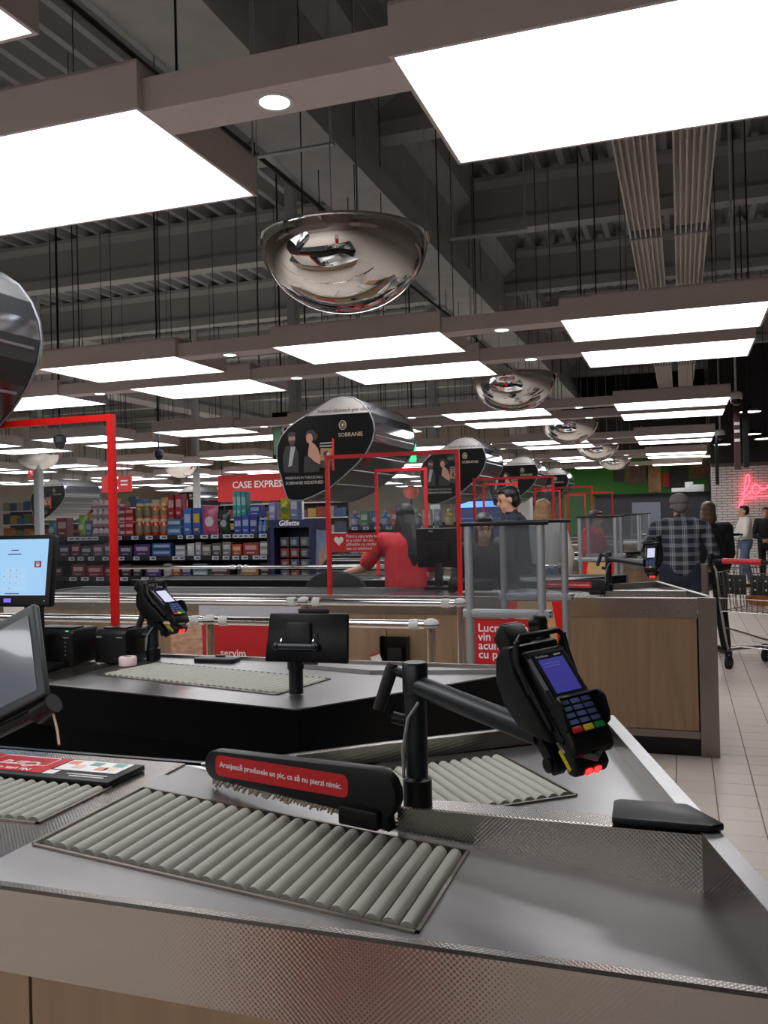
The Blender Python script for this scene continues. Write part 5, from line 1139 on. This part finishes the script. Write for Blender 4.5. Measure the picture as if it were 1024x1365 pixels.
# ------------------------------------------------------------------ shopping carts
def cart(loc, rz, label, handle_red=True):
    t = thing('shopping_cart', loc, label, 'shopping cart', 'shopping carts'); L = Vector(loc)
    W2, Ld, z0, z1 = .285, .92, .56, .92
    wire = mat('cart_wire', (176, 176, 172), .25, 1.0, .03)
    M = Matrix.Translation(L)
    b = MB(M)
    def top(a): return a
    # basket: rear at y=0, front at y=Ld, narrower at the front
    def pt(sx, yy, zz):
        f = yy/Ld; w = W2*(1-.22*f)*(.86+.14*(zz-z0)/(z1-z0)); return (sx*w, yy, zz+.03*f)
    for sx in (-1, 1):
        for i in range(15): yy = .05+(Ld-.1)*i/14; b.tube([pt(sx, yy, z0), pt(sx, yy, z1)], .004, 4)
        for zz in (z0, .68, .80, z1): b.tube([pt(sx, 0, zz), pt(sx, Ld, zz)], .004 if zz in (z0, z1) else .003, 5)
    for yy in (0, Ld):
        for i in range(11): s = -1+2*i/10; b.tube([pt(s, yy, z0), pt(s, yy, z1)], .004, 4)
        for zz in (z0, .68, z1): b.tube([pt(-1, yy, zz), pt(1, yy, zz)], .004, 5)
    for i in range(9): s = -1+2*i/8; b.tube([pt(s, 0, z0), pt(s, Ld, z0)], .003, 4)
    for i in range(10): yy = Ld*i/9; b.tube([pt(-1, yy, z0), pt(1, yy, z0)], .0028, 4)
    b.build('basket', wire, t)
    b = MB(M); b.box(-.22, -.02, .03, .05, .72, .90); b.box(.02, .22, .03, .05, .72, .90); sf = b.build('child_seat', mat('seat_black', (34, 34, 34), .5), t, bevel=.008)
    for sx in (-.17, -.07, .07, .17):
        for zz in (.77, .85): b = MB(M); b.cyl((sx, .026, zz), (sx, .031, zz), .009, n=8); b.build('seat_hole', WHITEPL, sf)
    for sx in (-1, 1):
        b = MB(M); b.tube([(sx*.27, -.10, 1.02), (sx*.28, 0, .93), (sx*.275, .06, .55), (sx*.27, .16, .18), (sx*.255, .80, .14)], .012, 8); b.build('frame_tube', wire, t)
        b = MB(M); b.tube([(sx*.27, .10, .40), (sx*.20, .84, .20)], .009, 6); b.build('frame_brace', wire, t)
    b = MB(M); b.cyl((-.28, -.10, 1.03), (.28, -.10, 1.03), .016, n=12); hb = b.build('handle', BLACK, t)
    b = MB(M); b.cyl((-.16, -.10, 1.03), (.20, -.10, 1.03), .026, n=14); b.build('handle_sleeve', mat('cart_red', (200, 40, 48), .35) if handle_red else BLACK, hb)
    b = MB(M); b.box(-.295, -.262, -.13, -.06, .98, 1.10); b.build('coin_lock', BLACK, t, bevel=.01)
    b = MB(M)
    for i in range(7): s = -.22+.44*i/6; b.tube([(s, .12, .22), (s*.8, .80, .16)], .003, 4)
    for yy in (.2, .4, .6): b.tube([(-.25, yy, .215), (.25, yy, .215)], .004, 5)
    b.build('lower_rack', wire, t)
    for sx in (-1, 1):
        for yy in (.16, .78):
            b = MB(M); x = sx*(.265 if yy < .5 else .21); b.cyl((x-.014, yy, .062), (x+.014, yy, .062), .062, n=18); w = b.build('wheel', RUBBER, t)
            b = MB(M); b.cyl((x-.018, yy, .062), (x+.018, yy, .062), .022, n=10); b.build('hub', ALU, w)
            b = MB(M); b.box(x-.024, x-.018, yy-.02, yy+.02, .05, .15); b.box(x+.018, x+.024, yy-.02, yy+.02, .05, .15); b.box(x-.024, x+.024, yy-.025, yy+.025, .14, .17); b.build('fork', BLACK, w)
    t.rotation_euler.z = rz
    return t
cart((.536, 8.54, 0), math.radians(-30), 'shopping cart with a red handle by the right edge')
cart((.78, 17.4, 0), math.radians(40), 'far shopping cart pushed by the man in the white shirt', False)
t = thing('snack_bag', (.686, 8.80, .585), 'orange and yellow snack bag lying in the near shopping cart', 'bag')
b = MB(); b.ball((.686, 8.80, .66), (.15, .10, .07), 14, 8); b.build('pouch', mat('snack_orange', (196, 120, 40), .4, 0, .3, 14), t)
b = MB(); b.ball((.766, 8.76, .69), (.08, .06, .05), 12, 7); b.build('pouch_top', mat('snack_red', (190, 50, 36), .4, 0, .2, 14), t)
t = thing('black_crate', (.85, 9.07, .60), 'black crate standing in the near shopping cart', 'crate')
b = MB(); b.box(.69, 1.01, 8.95, 9.19, .60, .80); b.build('shell', BLACK, t, bevel=.01)
b = MB(); b.box(.68, 1.02, 8.94, 9.20, .80, .82); b.build('rim', BLACKM, t, bevel=.006)
t.rotation_euler.z = math.radians(-30)
# ------------------------------------------------------------------ gondola shelves of the shop floor far left
random.seed(11)
GC = [(170, 60, 50), (60, 110, 160), (200, 170, 70), (90, 140, 90), (190, 180, 170), (130, 80, 130), (60, 70, 100), (210, 120, 60)]
gd = None
for i in range(6):
    x = -21.5+i*2.05; lab = 'tall far shop shelf full of coloured goods, %s from the left' % ORD[i]
    t = thing('gondola_shelf', (x, 23.5, 0), lab, 'shelf', 'far shop shelves')
    b = MB(); b.box(x, x+2.0, 23.9, 23.95, 0, 2.2); b.build('back_panel', SHB, t, smooth=False)
    for z in (.2, .65, 1.1, 1.55, 2.0): 
        b = MB(); b.box(x, x+2.0, 23.5, 23.9, z-.03, z); b.build('shelf_board', WHITEPL, t, smooth=False)
        if z < 1.0: continue
        for q in range(7):
            c = random.choice(GC); xx = x+.03+q*.28; h = random.uniform(.18, .36); b = MB(); b.box(xx, xx+.26, 23.55, 23.8, z, z+h); b.build('goods_block', pm(c), t, smooth=False)
# ------------------------------------------------------------------ people
def remeshed(mb, name, material, parent, voxel, smooth_it=6):
    me = bpy.data.meshes.new('tmp'); me.from_pydata([tuple(p) for p in mb.v], [], mb.f); me.update()
    ob = bpy.data.objects.new('tmp', me); COL.objects.link(ob)
    r = ob.modifiers.new('r', 'REMESH'); r.mode = 'VOXEL'; r.voxel_size = voxel; r.use_smooth_shade = True
    s = ob.modifiers.new('s', 'SMOOTH'); s.factor = .5; s.iterations = smooth_it
    dg = bpy.context.evaluated_depsgraph_get(); dg.update()
    m2 = bpy.data.meshes.new_from_object(ob.evaluated_get(dg)); bpy.data.objects.remove(ob); bpy.data.meshes.remove(me)
    m2.name = name; m2.materials.clear(); m2.materials.append(material); m2.shade_smooth()
    o = bpy.data.objects.new(name, m2); COL.objects.link(o); o.parent = parent
    return o
def cap(b, p, q, r0, r1, n=12):
    p = Vector(p); q = Vector(q); b.cyl(p, q, r0, r1, n); b.ball(p, r0, 12, 8); b.ball(q, r1, 12, 8)
def mat_plaid():
    m = mat('plaid_shirt', (36, 44, 60), .8, 0, 0); nt = m.node_tree; b = nt.nodes['Principled BSDF']
    tc = nt.nodes.new('ShaderNodeTexCoord'); sp = nt.nodes.new('ShaderNodeSeparateXYZ'); nt.links.new(tc.outputs['Object'], sp.inputs[0])
    acc = None
    for ax, per, ph in ((1, .115, .0), (2, .085, .02)):
        d = nt.nodes.new('ShaderNodeMath'); d.operation = 'MULTIPLY_ADD'; d.inputs[1].default_value = 1/per; d.inputs[2].default_value = ph+50; nt.links.new(sp.outputs[ax], d.inputs[0])
        f = nt.nodes.new('ShaderNodeMath'); f.operation = 'FRACT'; nt.links.new(d.outputs[0], f.inputs[0])
        r = nt.nodes.new('ShaderNodeValToRGB'); r.color_ramp.interpolation = 'CONSTANT'
        els = r.color_ramp.elements; els[0].position = 0; els[0].color = (.0, .0, .0, 1); els[1].position = .55; els[1].color = (.11, .11, .12, 1)
        for pos, v in ((.68, .01), (.74, .24), (.80, .01), (.86, .11), (.95, 0)): e = els.new(pos); e.color = (v, v, v*1.05, 1)
        nt.links.new(f.outputs[0], r.inputs[0])
        if acc is None: acc = r
        else:
            mx = nt.nodes.new('ShaderNodeMix'); mx.data_type = 'RGBA'; mx.blend_type = 'ADD'; mx.inputs['Factor'].default_value = 1
            nt.links.new(acc.outputs[0], mx.inputs['A']); nt.links.new(r.outputs[0], mx.inputs['B'])
            m2 = nt.nodes.new('ShaderNodeMix'); m2.data_type = 'RGBA'; m2.blend_type = 'ADD'; m2.inputs['Factor'].default_value = 1
            nt.links.new(mx.outputs['Result'], m2.inputs['A']); m2.inputs['B'].default_value = (.012, .016, .03, 1); nt.links.new(m2.outputs['Result'], b.inputs['Base Color'])
    return m
SK = mat('skin', (205, 152, 124), .55, 0, .05, 10)
def person(loc, face, h, label, top, legs, hair, hairc, pose=None, sleeves='long', collar=None, shoes=None, cap_m=None, build=1.0, skirt=None, sit=0.0):
    """face: heading angle of the gaze (0 = +X). Local frame: +X forward, +Y left."""
    t = thing('person', loc, label, 'person'); k = h/1.72; bw = build
    P = dict(hipz=.93, kneez=.50, ankz=.09, shz=1.42, neckz=1.50, headz=1.61, lean=0.0, look=0.0,
             el_l=(.02, .27, 1.13), wr_l=(.10, .25, .90), el_r=(.02, -.27, 1.13), wr_r=(.10, -.25, .90), step=.06)
    P.update(pose or {})
    V = lambda x, y, z: Vector((x*k, y*k, z*k))
    ln = P['lean']
    def tor(x, y, z): return V(x+ln*max(0, z-.93), y, z)
    hips = {s: V(0, s*.095*bw, P['hipz']) for s in (1, -1)}
    knee = {s: V(.03+s*P['step']*.5, s*.10*bw, P['kneez']) for s in (1, -1)}
    ank = {s: V(-.02+s*P['step'], s*.10*bw, P['ankz']) for s in (1, -1)}
    sh = {s: tor(0, s*.185*bw, P['shz']) for s in (1, -1)}
    el = {1: V(*P['el_l']), -1: V(*P['el_r'])}; wr = {1: V(*P['wr_l']), -1: V(*P['wr_r'])}
    hd = tor(.02+ln*.1, 0, P['headz'])
    look = math.radians(P['look']); hx = Vector((math.cos(look), math.sin(look), 0)); hy = Vector((-hx.y, hx.x, 0))
    nod = P.get('nod', 0.0)
    def H(x, y, z): return hd+(hx*(x-nod*z)+hy*y+Vector((0, 0, z+nod*x)))*k
    # ---- body, one continuous surface
    b = MB()
    cap(b, V(0, 0, .95), tor(0, 0, 1.15), .105*k, .11*k); cap(b, tor(0, 0, 1.15), tor(0, 0, 1.36), .115*k, .12*k)
    cap(b, tor(0, -.10*bw, 1.36), tor(0, .10*bw, 1.36), .085*k, .085*k)
    cap(b, tor(-.005, 0, 1.40), hd+Vector((0, 0, -.07*k)), .056*k, .052*k)
    for s in (1, -1):
        cap(b, tor(0, s*.10, 1.42), sh[s], .06*k, .055*k); cap(b, sh[s], el[s], .048*k, .038*k); cap(b, el[s], wr[s], .038*k, .026*k)
        cap(b, hips[s], knee[s], .085*k, .058*k); cap(b, knee[s], ank[s], .055*k, .036*k); cap(b, ank[s], ank[s]+V(.13, 0, -.055), .035*k, .03*k)
        # hand: palm, four fingers, thumb
        d = (wr[s]-el[s]).normalized(); side = d.cross(Vector((0, 0, 1))); side = side.normalized() if side.length > .1 else Vector((0, 1, 0)); nrm = side.cross(d)
        pc = wr[s]+d*.045*k; cap(b, wr[s], pc+d*.03*k, .026*k, .030*k)
        for fi in range(4):
            o0 = pc+d*.04*k+side*(fi-1.5)*.018*k; ml = (.062, .072, .068, .052)[fi]*k
            mid = o0+d*ml*.55-nrm*.008*k; cap(b, o0, mid, .0095*k, .009*k, 8); cap(b, mid, mid+d*ml*.35-nrm*.022*k, .009*k, .0075*k, 8)
        cap(b, pc-side*s*.022*k, pc-side*s*.048*k+d*.035*k-nrm*.01*k, .011*k, .009*k, 8)
    # head
    def ell(c, r):
        o0 = len(b.v); b.ball((0, 0, 0), (1, 1, 1), 18, 12)
        for i in range(o0, len(b.v)): p = b.v[i].copy(); b.v[i] = H(c[0]+p.x*r[0], c[1]+p.y*r[1], c[2]+p.z*r[2])
    ell((-.010, 0, .025), (.094, .074, .088)); ell((.022, 0, -.045), (.066, .058, .070)); ell((.060, 0, -.085), (.026, .030, .022))
    ell((.094, 0, -.018), (.020, .012, .022)); ell((.082, 0, .006), (.012, .010, .024)); ell((.080, 0, -.055), (.012, .024, .009)); ell((.070, 0, .030), (.022, .052, .012))
    for s in (1, -1): ell((-.005, s*.076, -.008), (.016, .010, .030))
    body = remeshed(b, 'body', SK, t, .0085*k, 3)
    # ---- eyes and brows
    e = MB()
    for s in (1, -1): e.ball(H(.079, s*.030, .012), (.009*k, .009*k, .007*k), 8, 6)
    o = simple(e, 'eyes', mat('eye_dark', (40, 30, 26), .2), t)
    e = MB()
    for s in (1, -1): e.tube([H(.082, s*.014, .034), H(.085, s*.030, .040), H(.076, s*.048, .034)], .0035*k, 5)
    simple(e, 'eyebrows', hairc, t)
    e = MB(); e.tube([H(.088, -.018, -.056), H(.093, 0, -.054), H(.088, .018, -.056)], .0032*k, 5); simple(e, 'mouth', mat('lip', (160, 92, 84), .5), t)
    # ---- clothes
    c = MB(); g = .022*k
    cap(c, V(0, 0, 1.02), tor(0, 0, 1.15), .122*k*bw+g, .12*k*bw+g); cap(c, tor(0, 0, 1.15), tor(0, 0, 1.36), .12*k*bw+g, .12*k+g)
    for s in (1, -1): cap(c, V(0, s*.05*bw, 1.01), tor(0, s*.06*bw, 1.34), .11*k+g, .10*k+g)
    cap(c, tor(0, -.13*bw, 1.38), tor(0, .13*bw, 1.38), .075*k+g*.8, .075*k+g*.8); cap(c, tor(-.005, 0, 1.42), tor(-.005, 0, 1.475), .07*k, .058*k)
    for s in (1, -1):
        cap(c, tor(0, s*.12, 1.41), sh[s], .065*k+g*.6, .055*k+g*.7)
        if sleeves == 'long': cap(c, sh[s], el[s], .055*k+g*.6, .046*k+g*.5); cap(c, el[s], wr[s]-(wr[s]-el[s]).normalized()*.01*k, .046*k+g*.5, .034*k+g*.3)
        else: m_ = sh[s].lerp(el[s], .75); cap(c, sh[s], m_, .056*k+g*.7, .056*k+g*.7)
    remeshed(c, 'shirt', top, t, .011*k, 4)
    if collar:
        c = MB(); c.tube([tor(-.005, 0, 1.485)+V(.066*math.cos(a), .062*math.sin(a), .006*math.cos(a)) for a in [2*math.pi*i/16 for i in range(16)]], .013*k, 6, closed=True); simple(c, 'collar', collar, t)
    c = MB()
    for s in (1, -1):
        cap(c, hips[s]+V(0, 0, .04), knee[s], .098*k, .074*k); cap(c, knee[s], ank[s]+V(0, 0, .01), .074*k, .058*k)
    cap(c, V(0, -.06*bw, .97), V(0, .06*bw, .97), .138*k, .138*k); cap(c, V(0, -.05*bw, .90), V(0, .05*bw, .90), .125*k, .125*k)
    remeshed(c, 'trousers', legs, t, .012*k, 4)
    c = MB()
    for s in (1, -1):
        a = ank[s]; cap(c, a+V(-.035, 0, -.04), a+V(.15, 0, -.048), .044*k, .040*k); cap(c, a, a+V(0, 0, -.03), .048*k, .046*k)
    so = remeshed(c, 'shoes', shoes or BLACKM, t, .010*k, 3)
    # ---- hair / cap
    c = MB()
    def hl(c0, r):
        o0 = len(c.v); c.ball((0, 0, 0), (1, 1, 1), 18, 12)
        for i in range(o0, len(c.v)): p = c.v[i].copy(); c.v[i] = H(c0[0]+p.x*r[0], c0[1]+p.y*r[1], c0[2]+p.z*r[2])
    hl((-.026, 0, .040), (.092, .083, .084)); hl((-.045, 0, -.01), (.070, .079, .075)); hl((.030, 0, .085), (.050, .060, .034))
    if hair == 'long':
        ch = [((-.03, 0, .02), .082), ((-.075, 0, -.08), .084), ((-.118, 0, -.20), .082), ((-.152, 0, -.32), .072), ((-.165, 0, -.46), .040)]
        for (p0, r0), (p1, r1) in zip(ch[:-1], ch[1:]): cap(c, H(*p0), H(*p1), r0*k, r1*k)
        hl((-.02, .066, -.07), (.040, .026, .10)); hl((-.02, -.066, -.07), (.040, .026, .10))
    if hair == 'bob': hl((-.050, 0, -.075), (.062, .088, .075)); hl((0, .070, -.055), (.046, .022, .07)); hl((0, -.070, -.055), (.046, .022, .07))
    remeshed(c, 'hair', hairc, t, .009*k, 3)
    if cap_m:
        c = MB(); o0 = len(c.v)
        prof = [(.104, -.005), (.106, .02), (.100, .065), (.075, .100), (.035, .115), (0, .118)]
        c.lathe(prof, (0, 0, 0), 24)
        for i in range(len(c.v)): p = c.v[i].copy(); c.v[i] = H(-.014+p.x*1.02, p.y*.90, .022+p.z*.80)
        simple(c, 'cap', cap_m, t)
        c = MB(); c.prism([(.07, -.065), (.12, -.05), (.15, -.02), (.15, .02), (.12, .05), (.07, .065)], -.004, .004)
        for i in range(len(c.v)): p = c.v[i].copy(); c.v[i] = H(p.x, p.y, .030+p.z-(p.x-.07)*.2)
        simple(c, 'cap_peak', cap_m, t)
    t.rotation_euler.z = face
    return t
def simple(b, name, m, parent):
    me = bpy.data.meshes.new(name); me.from_pydata([tuple(p) for p in b.v], [], b.f); me.update(); me.shade_smooth(); me.materials.append(m)
    o = bpy.data.objects.new(name, me); COL.objects.link(o); o.parent = parent; return o
R_ = math.radians
HB = mat('hair_black', (24, 20, 20), .45, 0, .1, 60); HBR = mat('hair_brown', (96, 70, 52), .5, 0, .1, 60); HBL = mat('hair_blond', (168, 130, 92), .5, 0, .15, 50); HG = mat('hair_grey', (110, 104, 98), .6, 0, .1, 50)
CRED = mat('shirt_red', (200, 30, 44), .7, 0, .06, 20); CWH = mat('shirt_white', (222, 216, 208), .75, 0, .04, 12); CBK = mat('cloth_black', (26, 26, 30), .8, 0, .08, 15); CNV = mat('cloth_navy', (34, 38, 54), .8, 0, .08, 15); JEAN = mat('jeans', (96, 118, 146), .8, 0, .1, 12)
# cashier in red, seen from behind, reaching to the left
cs = person((-2.06, 6.55, 0), R_(112), 1.60, 'person with long black hair in a red shirt, back turned, reaching left at the till', CRED, CBK, 'long', HB, dict(lean=.10, look=20, el_l=(.14, .36, 1.18), wr_l=(.16, .58, 1.12), el_r=(.12, -.25, 1.12), wr_r=(.30, -.16, 1.05)), sleeves='short')
# customer with short black hair, looking down to the left
person((-1.47, 8.15, 0), R_(192), 1.75, 'person with short black hair in a dark jacket, looking down at the counter', CNV, CBK, 'short', HB, dict(lean=.06, look=8, nod=-.25, el_l=(.10, .28, 1.12), wr_l=(.30, .16, 1.00), el_r=(.12, -.26, 1.12), wr_r=(.32, -.08, 1.0)), collar=CBK)
person((-1.335, 8.9, 0), R_(100), 1.64, 'person with blond hair in a white hooded top, back turned', CWH, JEAN, 'bob', HBL, dict(look=18), collar=CWH)
person((-1.47, 6.62, 0), R_(-70), 1.50, 'person with dark hair bending low behind the till, beside the man with short black hair', CBK, CBK, 'bob', HB, dict(lean=.25, nod=-.3, el_l=(.2, .26, 1.1), wr_l=(.36, .16, 1.02), el_r=(.2, -.26, 1.1), wr_r=(.36, -.16, 1.02)))
# man in the plaid shirt
person((-.02, 8.95, 0), R_(96), 1.66, 'person in a black and white plaid shirt and grey cap, seen from behind', mat_plaid(), CNV, 'short', HG, dict(shz=1.38, el_l=(.02, .33, 1.14), wr_l=(.22, .30, 1.02), el_r=(.0, -.32, 1.12), wr_r=(.16, -.28, .98)), cap_m=mat('cap_grey', (112, 104, 104), .85, 0, .06, 30), build=1.25)
person((.27, 9.75, 0), R_(120), 1.58, 'person with short brown hair in a black padded jacket, right of the plaid shirt', CBK, CBK, 'bob', HBR, dict(look=-20), build=1.2)
person((-1.10, 11.12, 0), R_(-20), 1.52, 'far cashier in a red shirt behind the second pair of gates', CRED, CBK, 'short', HB, dict(lean=.12, nod=-.2, el_l=(.12, .24, 1.1), wr_l=(.34, .12, 1.0), el_r=(.12, -.26, 1.1), wr_r=(.34, -.12, 1.02)), sleeves='short')
person((1.13, 17.9, 0), R_(195), 1.56, 'person in a white shirt and light jeans pushing the far cart', CWH, JEAN, 'short', HB, dict(el_l=(.08, .26, 1.12), wr_l=(.30, .14, 1.06), el_r=(.08, -.26, 1.12), wr_r=(.30, -.14, 1.06), step=.14))
person((1.56, 18.6, 0), R_(-100), 1.52, 'person in a black jacket with dark hair, standing by the brick wall', CBK, CBK, 'short', HB, dict(el_l=(.1, .25, 1.1), wr_l=(.24, .06, 1.02), el_r=(.1, -.25, 1.1), wr_r=(.24, -.06, 1.02)))
person((1.86, 18.1, 0), R_(180), 1.62, 'person in black cut off by the right edge of the photo', CBK, CBK, 'short', HB, dict(step=.1))
